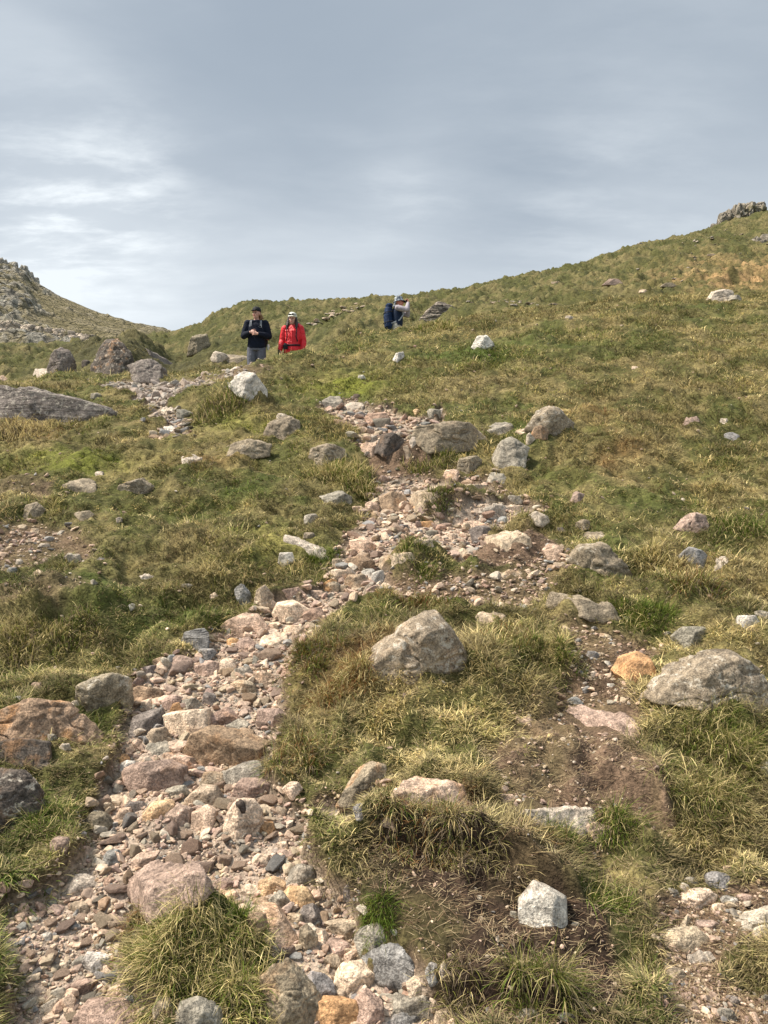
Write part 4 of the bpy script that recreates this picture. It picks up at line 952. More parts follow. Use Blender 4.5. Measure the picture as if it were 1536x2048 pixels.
 (ZC, 1185, 432, 44, 28, 0, .3, 'grey', 'grey pebble just left of the pale angular cream block'),
 (ZC, 1225, 412, 42, 24, 0, .3, 'pale', 'pale pebble between the two grey pebbles at the lower right'),
 (ZC, 1355, 488, 50, 32, 0, .3, 'cream', 'yellowish pebble right of the pale angular cream block'),
 (ZC, 1392, 463, 58, 36, 0, .5, 'white', 'pale stone above the yellowish pebble'),
 (ZC, 1447, 455, 62, 36, 0, .5, 'mauve', 'mauve stone right of the yellowish pebble'),
 (ZC, 1390, 342, 36, 18, 0, .3, 'cream', 'tiny cream pebble above the rounded blue-grey stone'),
 (ZC, 1290, 672, 130, 54, 0, .5, 'pale', 'pale grey stone below the tan wedge rock'),
 (ZC, 1190, 735, 82, 56, 10, .5, 'tan', 'tan-grey stone sunk in straw left of the pale grey stone'),
 (ZC, 1320, 560, 90, 44, 0, .5, 'mauve', 'flat mauve slab between the cream block and the tan wedge rock'),
 (ZC, 1375, 882, 72, 44, 0, .5, 'grey', 'grey stone at the bottom edge on the right'),
 (ZC, 1405, 832, 50, 36, 0, .5, 'plum', 'small mauve stone above the grey stone at the bottom right'),
 (ZC, 660, 890, 80, 44, 0, .5, 'grey', 'grey stone under the drooping grass at the bottom edge'),
 (ZC, 792, 892, 62, 36, 0, .5, 'blue', 'blue-grey stone at the bottom edge right of the drooping grass'),
 (ZC, 602, 515, 32, 28, 0, .5, 'grey', 'small grey stone at the left foot of the white angular block'),
 (ZC, 828, 550, 34, 18, 0, .5, 'grey', 'small grey flake on the peat right of the white angular block'),
 (ZC, 346, 708, 30, 52, 20, .6, 'pale', 'thin pale upright stone in the grass right of the bottom stones'),
 (ZC, 300, 716, 40, 54, 20, .6, 'blue', 'thin grey upright stone left of the thin pale one'),
 (ZC, 160, 576, 26, 18, 0, .4, 'white', 'tiny white pebble in bright green grass right of the path'),
 (ZC, 450, 800, 22, 28, 0, .4, 'white', 'tiny white pebble in the dark hollow at the bottom'),
 (ZD, 1460, 355, 88, 54, 5, .4, 'white', 'white rounded stone near the right edge'),
 (ZD, 1515, 330, 66, 34, 0, .5, 'grey', 'grey stone behind the white rounded stone at the right edge'),
 (ZD, 515, 343, 124, 42, 0, .6, 'tan', 'flat brown-grey stone right of the peaked boulder top'),
 (ZD, 825, 648, 56, 30, 0, .4, 'blue', 'blue-grey pebble above the long flat pinkish slab'),
 (ZD, 892, 477, 44, 28, 0, .5, 'blue', 'bluish pebble on bare soil left of the bright orange block'),
 (ZD, 872, 606, 34, 28, 0, .5, 'blue', 'small bluish pebble below the bright orange block'),
 (ZD, 958, 590, 34, 18, 0, .4, 'white', 'small white pebble under the bright orange block'),
 (ZD, 895, 548, 26, 20, 0, .4, 'pale', 'pale pebble left of the bright orange block'),
 (ZD, 945, 508, 24, 18, 0, .4, 'white', 'tiny white pebble beside the left corner of the bright orange block'),
 (ZD, 1020, 346, 34, 22, 0, .5, 'blue', 'small blue-grey stone at the end of the arched slab edge'),
 (ZD, 1167, 398, 26, 14, 0, .5, 'grey', 'tiny grey stone left of the smooth grey block'),
 (ZD, 640, 722, 70, 32, 0, .5, 'pink', 'flat pink stone at the top of the bare soil patch'),
 (ZD, 580, 182, 120, 24, -5, .6, 'tan', 'flat tan slab in the trampled turf of the middle trail'),
 (ZD, 742, 98, 72, 40, -15, .5, 'pink', 'pink stone right of the low tan slab mound'),
 (ZD, 655, 170, 28, 20, 0, .4, 'cream', 'small cream stone right of the flat tan slab'),
 (ZD, 640, 302, 30, 20, 0, .5, 'white', 'small white stone in the trampled turf below the flat tan slab'),
 (ZD, 895, 48, 90, 34, 5, .6, 'ld', 'mossy grey block behind the sloping grey boulder'),
 (ZD, 1365, 135, 60, 28, 0, .4, 'pale', 'pale stone right of the blue-grey angular rock'),
 (ZE, 470, 205, 112, 56, -5, .5, 'red', 'pinkish red rock at the top of the path'),
 (ZE, 385, 190, 42, 26, 0, .4, 'blue', 'grey-green pebble left of the pinkish red rock'),
 (ZE, 300, 222, 92, 36, 0, .5, 'brown', 'reddish brown flat stone at the upper left end of the path'),
 (ZE, 612, 372, 36, 72, -20, .6, 'tan', 'tan upright stone right of the dark brown rounded rock'),
 (ZE, 645, 318, 44, 52, 30, .5, 'pale', 'pale tilted stone left of the broad bedrock slab'),
 (ZE, 425, 356, 82, 64, 0, .5, 'pink', 'orange-pink rock left of the dark brown rounded rock'),
 (ZE, 405, 296, 72, 34, 0, .5, 'tan', 'tan flat stone above the orange-pink rock'),
 (ZE, 445, 308, 56, 32, -10, .5, 'grey', 'grey flat stone right of the tan flat stone'),
 (ZE, 1062, 266, 132, 50, 0, .6, 'grey', 'grey flat rock between the bedrock slab and the lichen-spotted boulder'),
 (ZE, 1160, 270, 58, 24, 0, .4, 'cream', 'cream stone left of the lichen-spotted boulder'),
 (ZE, 1203, 310, 50, 62, 0, .5, 'pale', 'pale grey stone under the left foot of the lichen-spotted boulder'),
 (ZE, 440, 637, 66, 62, 0, .5, 'pink', 'pink block left of the reddish brown boulder'),
 (ZE, 662, 640, 46, 34, 0, .3, 'orange', 'round orange cobble at the left end of the long low tan slab'),
 (ZE, 622, 640, 40, 34, 0, .5, 'pink', 'pink cobble left of the round orange cobble'),
 (ZE, 432, 580, 52, 36, 0, .5, 'mauve', 'mauve cobble above the pink block'),
 (ZE, 395, 822, 150, 82, -5, .5, 'pink', 'wide pinkish tan rock on the left of the upper path'),
 (ZE, 285, 960, 96, 58, 8, .4, 'cream', 'smooth pale cobble group leader at the path narrows'),
 (ZE, 245, 1020, 80, 50, -20, .6, 'tan', 'tan triangular cobble below the path narrows'),
 (ZE, 440, 708, 50, 46, 0, .5, 'mauve', 'mauve stone at the left edge below the pink block'),
 (ZE, 1115, 598, 84, 44, 0, .5, 'grey', 'grey stone at the right end of the upper path'),
 (ZE, 1120, 634, 130, 28, -5, .7, 'cream', 'thin pale flat slab below the grey stone at the right end of the upper path'),
 (ZE, 1240, 690, 90, 62, 20, .5, 'pale', 'pale grey rock right of the thin pale flat slab'),
 (ZE, 1300, 845, 90, 54, -10, .5, 'pink', 'pinkish stone in turf right of the low tan slab'),
 (ZE, 560, 842, 180, 44, -3, .6, 'tan', 'wide flat tan ledge at the lower left of the upper path'),
 (ZE, 935, 722, 140, 36, -6, .6, 'pink', 'flat pinkish slab above the dark angular block'),
 (ZE, 860, 868, 120, 30, 0, .6, 'tan', 'flat tan slab in the soil below the dark angular block'),
 (ZE, 1030, 660, 130, 34, -8, .6, 'pale', 'flat pale slab at the right of the upper path above the dark block'),
 (ZE, 690, 785, 120, 56, 0, .6, 'tan', 'tan rock in the middle of the upper path'),
 (ZE, 705, 716, 72, 38, 0, .5, 'orange', 'orange-pink flat stone in the upper path'),
 (ZE, 820, 780, 60, 40, 0, .5, 'cream', 'cream stone in the upper path left of the dark angular block'),
 (ZE, 730, 760, 60, 30, 0, .5, 'grey', 'grey flat stone in the centre of the upper path'),
 (ZE, 825, 475, 72, 32, 0, .5, 'pink', 'pink stone left of the squat grey-brown boulder'),
 (ZE, 1042, 490, 84, 34, 0, .5, 'grey', 'grey stone at the top right end of the long low tan slab'),
 (ZE, 740, 186, 70, 52, 10, .6, 'grey', 'dark grey rock in the turf at the very top of the path'),
 (ZE, 775, 186, 40, 54, -10, .6, 'pale', 'pale rock touching the dark grey rock at the top of the path'),
 (ZE, 655, 178, 36, 32, 0, .4, 'yellow', 'yellow-lichened stone left of the dark grey rock at the top'),
 (ZE, 255, 130, 100, 44, 0, .5, 'grey', 'grey flat rock at the upper left end of the path gravel'),
 (ZE, 355, 150, 100, 40, 0, .5, 'pale', 'pale flat rock right of the grey flat rock at the upper left end'),
 (ZE, 150, 692, 70, 50, 0, .5, 'grey', 'small grey rock in the straw left of the upper path'),
 (ZE, 30, 882, 74, 70, 0, .5, 'white', 'pinkish white rock under the sloping pale slab edge'),
 (ZE, 140, 770, 60, 32, 0, .5, 'ld', 'brown-grey rock above the sloping pale slab edge'),
 (ZE, 10, 205, 50, 46, 0, .5, 'pale', 'pale rock behind the grey hummock of rock'),
 (ZF, 470, 622, 48, 38, 0, .5, 'dark', 'dark rock set in the knoll left of the tall mottled boulder'),
 (ZF, 785, 930, 30, 22, 0, .4, 'blue', 'small grey stone beside the upper left trail'),
 (ZF, 930, 985, 90, 34, -15, .6, 'white', 'whitish flat slab at the lower end of the upper left trail'),
 (ZF, 920, 875, 96, 28, 15, .6, 'pale', 'pale flat slab across the upper left trail'),
 (ZF, 1005, 900, 90, 46, 0, .6, 'grey', 'grey flat slab right of the pale flat slab on the upper left trail'),
 (ZF, 970, 945, 90, 28, -20, .6, 'blue', 'blue-grey slab below the grey flat slab on the upper left trail'),
 (ZF, 525, 800, 60, 32, 0, .5, 'grey', 'grey stone above the very long low boulder'),
 (ZF, 1140, 722, 90, 40, 0, .5, 'ld', 'brown-grey flat rock left of the bright white boulder'),
 (ZF, 1085, 742, 60, 28, 0, .5, 'pale', 'pale flat rock at the left of the brown-grey flat rock'),
 (ZF, 1205, 590, 90, 60, 10, .5, 'pale', 'pale rock on the crest just left of the hiker in the black hoodie'),
 (ZF, 960, 765, 110, 28, 0, .6, 'pale', 'flat pale slab on the trail below the rounded boulder'),
 (ZF, 240, 682, 120, 34, 0, .5, 'pale', 'pale weathered rock at the foot of the knoll on the left'),
 (ZF, 15, 705, 70, 36, 0, .5, 'pink', 'pinkish rock above the left end of the very long low boulder'),
 (ZG, 1322, 352, 82, 48, 0, .5, 'blue', 'blue-grey rock high on the right-hand slope'),
 (ZG, 440, 700, 90, 46, -30, .5, 'mauve', 'brown-grey rock in straw below the tilted flat-faced slab'),
 (ZG, 350, 890, 60, 34, 0, .5, 'plum', 'dark flat stone above the sloping grey boulder'),
 (ZG, 470, 860, 110, 56, -15, .5, 'ld', 'grey-brown flat rock right of the dark flat stone'),
 (ZG, 1100, 262, 90, 28, -10, .5, 'mauve', 'mauve flat stone on the upper right slope'),
 (ZG, 1280, 265, 60, 18, 0, .5, 'pale', 'thin pale stone above the blue-grey rock on the slope'),
 (ZH, 870, 540, 46, 18, 0, .5, 'cream', 'small cream stone at the top edge of the green slope'),
 (ZH, 475, 680, 42, 16, 0, .5, 'pale', 'small pale stone on the near slope right of the striped boulder'),
 (ZH, 405, 494, 52, 14, 0, .5, 'tan', 'small tan stone on the dark hillside'),
 (ZH, 1240, 346, 60, 12, 0, .5, 'tan', 'thin tan stone streak high on the hillside'),
 (ZH, 825, 947, 36, 16, 0, .4, 'cream', 'small cream stone in the middle of the right-hand slope'),
 (ZL, 520, 440, 34, 24, -20, .5, 'pale', 'pale stone below the brownish grey rock on the left'),
 (ZL, 435, 242, 46, 16, 0, .5, 'pale', 'pale flat stone right of the mossy patch on the left'),
 (ZL, 940, 772, 34, 22, 0, .4, 'cream', 'cream pebble left of the bank above the bend'),
 (ZL, 840, 162, 100, 20, 0, .6, 'pale', 'pale flat slab left of the low dark-speckled boulder'),
 (ZL, 1360, 432, 56, 34, 0, .5, 'grey', 'grey stone in bright grass left of the upper path'),
 (ZL, 640, 686, 70, 14, 0, .6, 'pale', 'thin pale slab in the green turf on the left'),
 (ZL, 370, 420, 80, 44, 0, .5, 'ld', 'rough brown rock showing through the worn turf on the left'),
 (ZL, 55, 658, 46, 28, 0, .4, 'blue', 'blue-grey stone in the left gravel patch near the edge'),
 (ZL, 85, 622, 34, 28, 0, .4, 'pale', 'pale stone above the blue-grey stone in the left gravel patch'),
 (ZL, 195, 553, 46, 26, 0, .5, 'pale', 'whitish flat stone in the left gravel patch'),
 (ZL, 150, 488, 60, 28, 0, .5, 'tan', 'tan flat stone at the top of the left gravel patch'),
 (ZL, 320, 595, 80, 30, 0, .5, 'grey', 'grey flat stone at the right end of the left gravel patch'),
 (ZL, 170, 672, 56, 22, 0, .5, 'tan', 'tan stone below the left gravel patch'),
 (ZL, 412, 712, 30, 26, 0, .5, 'grey', 'grey pebble on the lip of the left turf bank'),
]
for view, x, y, w, h, rot, bl, col, label in MID:
    ox, oy, s = view
    cu, cvv = ox + x / s, oy + y / s
    ru = .5 if col in ('orange', 'yellow', 'pink', 'tan', 'cream') else 0.1
    li = {'ld': .7, 'pale': .5, 'grey': .35, 'blue': .3}.get(col, .12)
    if 'group leader' in label: label = 'cream cobble lying lengthwise at the narrows of the path'
    if w / h > 2.1 and view is not ZH:
        if slab_from_outline(ell(cu, cvv, w / s * 1.06, h / s * 1.08, rot, seed=int(x * 7 + y), blocky=bl), col, label, li, ru, 'stone', 'stone', .008, int(x + y)) is not None: continue
    rock_from_outline(ell(cu, cvv, w / s * 1.06, h / s * 1.08, rot, seed=int(x * 7 + y), blocky=bl), col, label, li, ru, name='stone', cat='stone', depth=.85,
                      p=60 if bl > .4 else 16, rough=.032)
# ================================================================== CRAGS
def crag(name, pts, Y, col, label, seed, depth=1.0, blocks=7, lichen=.5):
    """jointed rock outcrop: fractured blocks packed inside an outline, one mesh"""
    P = np.array(pts, float); rs = np.random.RandomState(seed)
    if Y is None: Y = hit(P[:, 0].mean(), P[:, 1].max() - .15 * np.ptp(P[:, 1])) + .25 * np.ptp(P[:, 0]) / F * 20
    k = Y / F
    u0, u1, v0, v1 = P[:, 0].min(), P[:, 0].max(), P[:, 1].min(), P[:, 1].max()
    c = np.array([((u0 + u1) / 2 - 768) * k, Y, EYE + (1024 - (v0 + v1) / 2) * k])
    V, Fc, n0 = [], [], 0
    v, f = ico(4)
    top = sorted([p for p in pts], key=lambda p: p[0])
    for i in range(blocks):
        cu = u0 + (u1 - u0) * (i + .5 + rs.uniform(-.3, .3)) / blocks
        # top line of the outline at this bearing
        ups = []
        for j in range(len(pts)):
            a, b = pts[j], pts[(j + 1) % len(pts)]
            if min(a[0], b[0]) <= cu <= max(a[0], b[0]) and a[0] != b[0]:
                ups.append(a[1] + (b[1] - a[1]) * (cu - a[0]) / (b[0] - a[0]))
        if not ups: continue
        tv, bv = min(ups), max(ups)
        w = (u1 - u0) / blocks * rs.uniform(.75, 1.1) * k; h = max(bv - tv, 3) * .62 * k
        for lay in range(2):
            N = rs.normal(size=(8, 3)); N[:, 2] *= .5; N /= np.linalg.norm(N, axis=1)[:, None]
            N = np.concatenate([N, np.eye(3), -np.eye(3)]); D = np.concatenate([rs.uniform(.7, 1, 8), np.ones(6)])
            X = v * carve(v, N, D, 22)[:, None]
            X = X * (1 + .16 * fbm3(X * 2.5, seed + i + lay * 7.7, 3)[:, None])
            hh = h if lay == 0 else h * .6
            off = np.array([(cu - (u0 + u1) / 2) * k + rs.uniform(-.2, .2) * w, rs.uniform(-.3, .3) * w - lay * w * .5, ((v0 + v1) / 2 - (tv + bv) / 2) * k - lay * h * .35])
            if lay == 0: off[2] = ((v0 + v1) / 2 - tv) * k - hh
            X = X * np.array([w * .85, max(w, h) * depth, hh]) + off
            V.append(X); Fc.append(f + n0); n0 += len(v)
    me = mesh_np(name, np.concatenate(V), tris=np.concatenate(Fc))
    o = new_obj(name, me, MAT_CRAG); o.location = c
    o.color = (*SC[col], 1); o['lichen'] = lichen; o['rust'] = .1
    return tag(o, label, 'rock outcrop')

def crag_material():
    m = bpy.data.materials.new("crag_rock"); m.use_nodes = True
    t = NT(m.node_tree); b = t.n['Principled BSDF']
    tcn = t.node('ShaderNodeTexCoord'); oi = t.node('ShaderNodeObjectInfo'); p = tcn.outputs['Object']
    n1 = t.noise(p, 1.1, 6, .7, .5); n2 = t.noise(p, 4.5, 5, .7); cr = t.vor(p, 1.2, 'DISTANCE_TO_EDGE')
    fac = t.math('MULTIPLY', t.ramp(n1, (.3, .7, .55, 1.35)), t.ramp(n2, (.3, .7, .65, 1.3)))
    fac = t.math('MULTIPLY', fac, t.ramp(cr, (0, .07, .6, 1)))
    base = t.mulv(oi.outputs['Color'], fac)
    turf = t.ramp(t.noise(p, .8, 4, .6), (.55, .66, 0, .8))
    t.l.new(t.mix(turf, base, (.11, .10, .04)), b.inputs['Base Color'])
    b.inputs['Roughness'].default_value = .92; b.inputs['Specular IOR Level'].default_value = .15
    h = t.math('ADD', n1, t.math('ADD', t.math('MULTIPLY', n2, .4), t.math('MULTIPLY', t.math('MINIMUM', cr, .1), 4)))
    t.l.new(t.bump(h, 1, .25), b.inputs['Normal'])
    return m
MAT_CRAG = crag_material()
crag('rock_outcrop', [(1426, 456), (1436, 432), (1468, 416), (1500, 407), (1530, 408), (1530, 425), (1500, 440), (1450, 458)], 57, 'grey', 'grey jointed crag on the right-hand skyline', 11, .9, 9)
crag('rock_outcrop', [(1490, 512), (1500, 488), (1520, 474), (1545, 470), (1590, 476), (1600, 515), (1540, 520)], 41, 'grey', 'tumbled dark grey rocks on the hillside at the right edge', 12, .8, 7)
crag('rock_outcrop', [(1172, 530), (1185, 519), (1205, 511), (1222, 514), (1226, 524), (1200, 532)], 52, 'ld', 'small grey crag on the skyline left of the big one', 13, .8, 5)
crag('rock_outcrop', [(985, 576), (1000, 565), (1020, 559), (1040, 557), (1042, 566), (1000, 578)], 48, 'ld', 'low rocky rib on the skyline right of the third hiker', 14, .8, 6)
crag('rock_outcrop', [(-110, 580), (-60, 533), (0, 521), (25, 523), (45, 534), (62, 546), (74, 560), (72, 574), (45, 580), (0, 585)], 178, 'cg', 'square-topped grey crag crowning the far hill on the left', 15, .5, 15)
crag('rock_outcrop', [(-60, 700), (-40, 652), (30, 645), (80, 655), (130, 660), (180, 672), (205, 684), (150, 692), (60, 697)], 97, 'pale', 'pale slabby crag at the foot of the far hill', 16, .5, 13)

_r = np.random.RandomState(77)
def stone_patch(n, cu, cv_, du, dv, px0, px1, cols, label, group, tilt=0.0, ymin=1.6):
    """a loose patch of like stones lying on the slope, every stone an object"""
    src = None
    for i in range(n):
        a = _r.normal(0, .5); u = cu + a * du; v = cv_ + _r.normal(0, .45) * dv + a * tilt
        Y = hit(u, v, ymin)
        if Y is None or Y > 70: continue
        X = (u - 768) / F * Y; s = _r.uniform(px0, px1) / F * Y / 2
        if src is None:
            o = bpy.data.objects.new('hill_stone', patch_mesh[i % 5]); COL.objects.link(o); src = o
        else:
            o = src.copy(); o.data = patch_mesh[i % 5]; COL.objects.link(o)
        o.location = (X, Y, float(hz(X, Y)) - s * .12); o.scale = (s * 1.2, s, s * _r.uniform(.4, .7)); o.rotation_euler = (_r.uniform(-.3, .3), _r.uniform(-.3, .3), _r.uniform(0, 6))
        ckey = cols[_r.randint(len(cols))]; o.color = (*(np.array(SC[ckey]) * _r.uniform(.75, 1.1)), 1); o['lichen'] = .4; o['rust'] = 0.1
        cw = PALN.get(ckey, ckey); sz = 'larger ' if s * 2 / Y * F > (px0 + px1) / 2 * 1.15 else ('tiny ' if s * 2 / Y * F < px0 + (px1 - px0) * .2 else ('small ' if s * 2 / Y * F < (px0 + px1) / 2 * .85 else ''))
        hor_ = 'left' if a < -.45 else ('right' if a > .45 else 'middle'); ver_ = 'upper ' if v < cv_ + a * tilt else 'lower '
        tag(o, f"{sz}{cw} stone at {ver_}{hor_} of the {label}", 'stone', group)
PALN = {'pale': 'pale grey', 'ld': 'brown-grey', 'blue': 'blue-grey', 'pink': 'pinkish'}
patch_mesh = [stone_mesh('hill_stone', (1, .85, .7), 4, 500 + i, 30, 9, .05) for i in range(5)]
for m_ in patch_mesh: m_.materials.append(MAT_STONE)
stone_patch(26, 678, 626, 44, 9, 4, 15, ['pale', 'cream', 'tan'], 'rocky patch between the last two hikers', 'pale stones on the hillside between the hikers', -14)
stone_patch(9, 630, 645, 26, 4, 5, 12, ['pale', 'cream'], 'row of stones above the red jacket', 'row of pale stones above the red jacket', -4)
stone_patch(20, 1020, 606, 90, 6, 4, 14, ['tan', 'pale', 'grey'], 'strip right of the striped boulder', 'stones in the hollow right of the striped boulder', 3)
stone_patch(30, 1400, 500, 200, 60, 3, 9, ['grey', 'pale', 'ld'], 'high right-hand hillside', 'small stones on the right-hand hillside', -30, 22)
stone_patch(22, 100, 1085, 130, 45, 7, 19, ['grey', 'pale', 'blue', 'tan'], 'left gravel patch', 'small stones in the left gravel patch')
stone_patch(14, 330, 775, 110, 12, 8, 20, ['pale', 'grey', 'tan'], 'stony upper left trail', 'small stones on the upper left trail')
stone_patch(12, 360, 850, 50, 20, 8, 22, ['pale', 'grey', 'blue'], 'lower upper-left trail end', 'flat stones at the lower end of the upper left trail', 20)
stone_patch(14, 1000, 1170, 120, 30, 7, 20, ['pink', 'tan', 'cream'], 'trodden middle trail', 'small stones in the middle trail', -10)

# ================================================================== PATH STONES (individual) AND GRAVEL
rng = np.random.RandomState(42)
def blocked(X, Y, grow=1.0, extra=0.0):
    b = np.zeros(len(X), bool)
    for ex, ey, rx, ry in EXCL:
        b |= (((X - ex) / (rx * grow + extra)) ** 2 + ((Y - ey) / (ry * grow + extra)) ** 2) < 1
    return b
PAL = ['pink', 'pink', 'mauve', 'tan', 'cream', 'grey', 'mauve', 'pink', 'pink', 'tan', 'tan', 'pale', 'red', 'blue', 'pink', 'mauve', 'brown']
PALW = {'pink': 'pinkish', 'mauve': 'mauve', 'tan': 'tan', 'cream': 'cream', 'grey': 'grey', 'blue': 'blue-grey', 'brown': 'brown', 'pale': 'pale grey', 'red': 'reddish', 'orange': 'orange-tan'}
LANDM = [(487, 1633, 'the upright egg-shaped stone'), (310, 1552, 'the large maroon boulder'), (453, 1497, 'the biggest brown boulder'), (370, 1447, 'the two-lobed cream boulder'),
         (480, 1250, 'the broad pinkish boulder'), (581, 1226, 'the square cream block'), (484, 1377, 'the oval tan stone'), (319, 1620, 'the oval yellowish stone'),
         (598, 1795, 'the yellow-orange boulder'), (603, 1754, 'the large rounded grey stone'), (162, 1770, 'the large pale grey flat stone'), (194, 1925, 'the whitish block'),
         (712, 1960, 'the large rounded cream stone'), (660, 2025, 'the smooth orange-pink boulder'), (545, 1850, 'the large pink and tan rock'), (350, 1812, 'the half-buried pinkish slab'),
         (725, 1092, 'the wide pinkish tan rock'), (785, 1004, 'the reddish brown boulder'), (890, 978, 'the long low tan slab'), (966, 1064, 'the dark angular block'),
         (755, 835, 'the pinkish red rock'), (787, 888, 'the dark brown rounded rock'), (390, 1232, 'the layered blue-grey slab'), (1270, 1332, 'the bright orange block'), (1385, 1795, 'the pale angular cream block'),
         (1180, 1430, 'the long flat pinkish slab'), (215, 1385, 'the lichen-crusted boulder'), (130, 820, 'the very long low boulder')]
protos = []
for i in range(14):
    sharp = [14, 30, 40, 24][i % 4]
    me = stone_mesh('stone', (1, .85, .66) if i % 3 else (1.1, .8, .42), 4, 300 + i, sharp, 8 + i % 5, .05)
    me.materials.append(MAT_STONE); protos.append(me)
used_lab = set(); n_auto = 0; first = None; tries = 0
placed = []
while n_auto < 105 and tries < 9000:
    tries += 1
    u = rng.uniform(60, 1050); v = 800 + 1248 * rng.rand() ** .8
    Y = hit(u, v)
    if Y is None or Y > 12: continue
    X = (u - 768) / F * Y
    if lookup(M_path, np.array([X]), np.array([Y]))[0] < .75: continue
    px = rng.uniform(24, 52) * (1.0 if Y < 5 else .72)
    s = px / F * Y / 2
    if blocked(np.array([X]), np.array([Y]), 1.0, s * .9)[0]: continue
    me = protos[rng.randint(14)]
    if first is None:
        o = bpy.data.objects.new('path_stone', me); COL.objects.link(o); first = o
    else:
        o = first.copy(); o.data = me; COL.objects.link(o)
    c = PAL[rng.randint(len(PAL))]
    sl = math.hypot(*[0.3, 0])
    o.scale = (s, s * rng.uniform(.8, 1.1), s * rng.uniform(.75, 1.05))
    o.rotation_euler = (rng.uniform(-.35, .15), rng.uniform(-.3, .3), rng.uniform(0, 6.28))
    o.location = (X, Y + s * .3, float(hz(X, Y + s * .3)) + s * .22)
    cc = np.array(SC[c]) * rng.uniform(.85, 1.12); o.color = (*cc, 1)
    o['lichen'] = float(rng.uniform(0, .35)); o['rust'] = float(rng.rand() ** 2 * .6)
    dl = sorted((math.hypot(u - a, (v - b) * 1.2), a, b, nm) for a, b, nm in LANDM)
    lab = None
    for dd_, a, b, nm in dl[:3]:
        dx, dy = u - a, v - b
        rel = ('right of' if dx > 0 else 'left of') if abs(dx) > abs(dy) * 1.4 else (('below' if dy > 0 else 'above') if abs(dy) > abs(dx) * 1.4 else (('down ' if dy > 0 else 'up ') + ('right of' if dx > 0 else 'left of')))
        far = 'just ' if dd_ < 60 else ('' if dd_ < 130 else 'well ')
        for szw in ([('large ' if px > 42 else 'mid-sized ' if px > 32 else 'small ')]):
            cand = f"{szw}{PALW[c]} {'flat' if o.scale[2] < o.scale[0]*.85 else 'chunky'} stone {far}{rel} {nm}"
            if cand not in used_lab and lab is None: lab = cand
        if lab: break
    if lab is None:
        bpy.data.objects.remove(o); 
        if n_auto == 0: first = None
        continue
    used_lab.add(lab)
    tag(o, lab, 'stone', 'loose stones on the path')
    EXCL.append((X, Y + s * .3, s * .8, s * .8)); n_auto += 1

def gravel_material():
    m = bpy.data.materials.new("gravel"); m.use_nodes = True
    t = NT(m.node_tree); b = t.n['Principled BSDF']
    geo = t.node('ShaderNodeNewGeometry'); pos = geo.outputs['Position']
    at = t.node('ShaderNodeAttribute', attribute_name='Col')
    n1 = t.noise(pos, 70, 4, .65)
    t.l.new(t.mulv(at.outputs['Color'], t.ramp(n1, (.25, .75, .6, 1.4))), b.inputs['Base Color'])
    b.inputs['Roughness'].default_value = .9; b.inputs['Specular IOR Level'].default_value = .2
    t.l.new(t.bump(n1, .6, .006), b.inputs['Normal'])
    return m

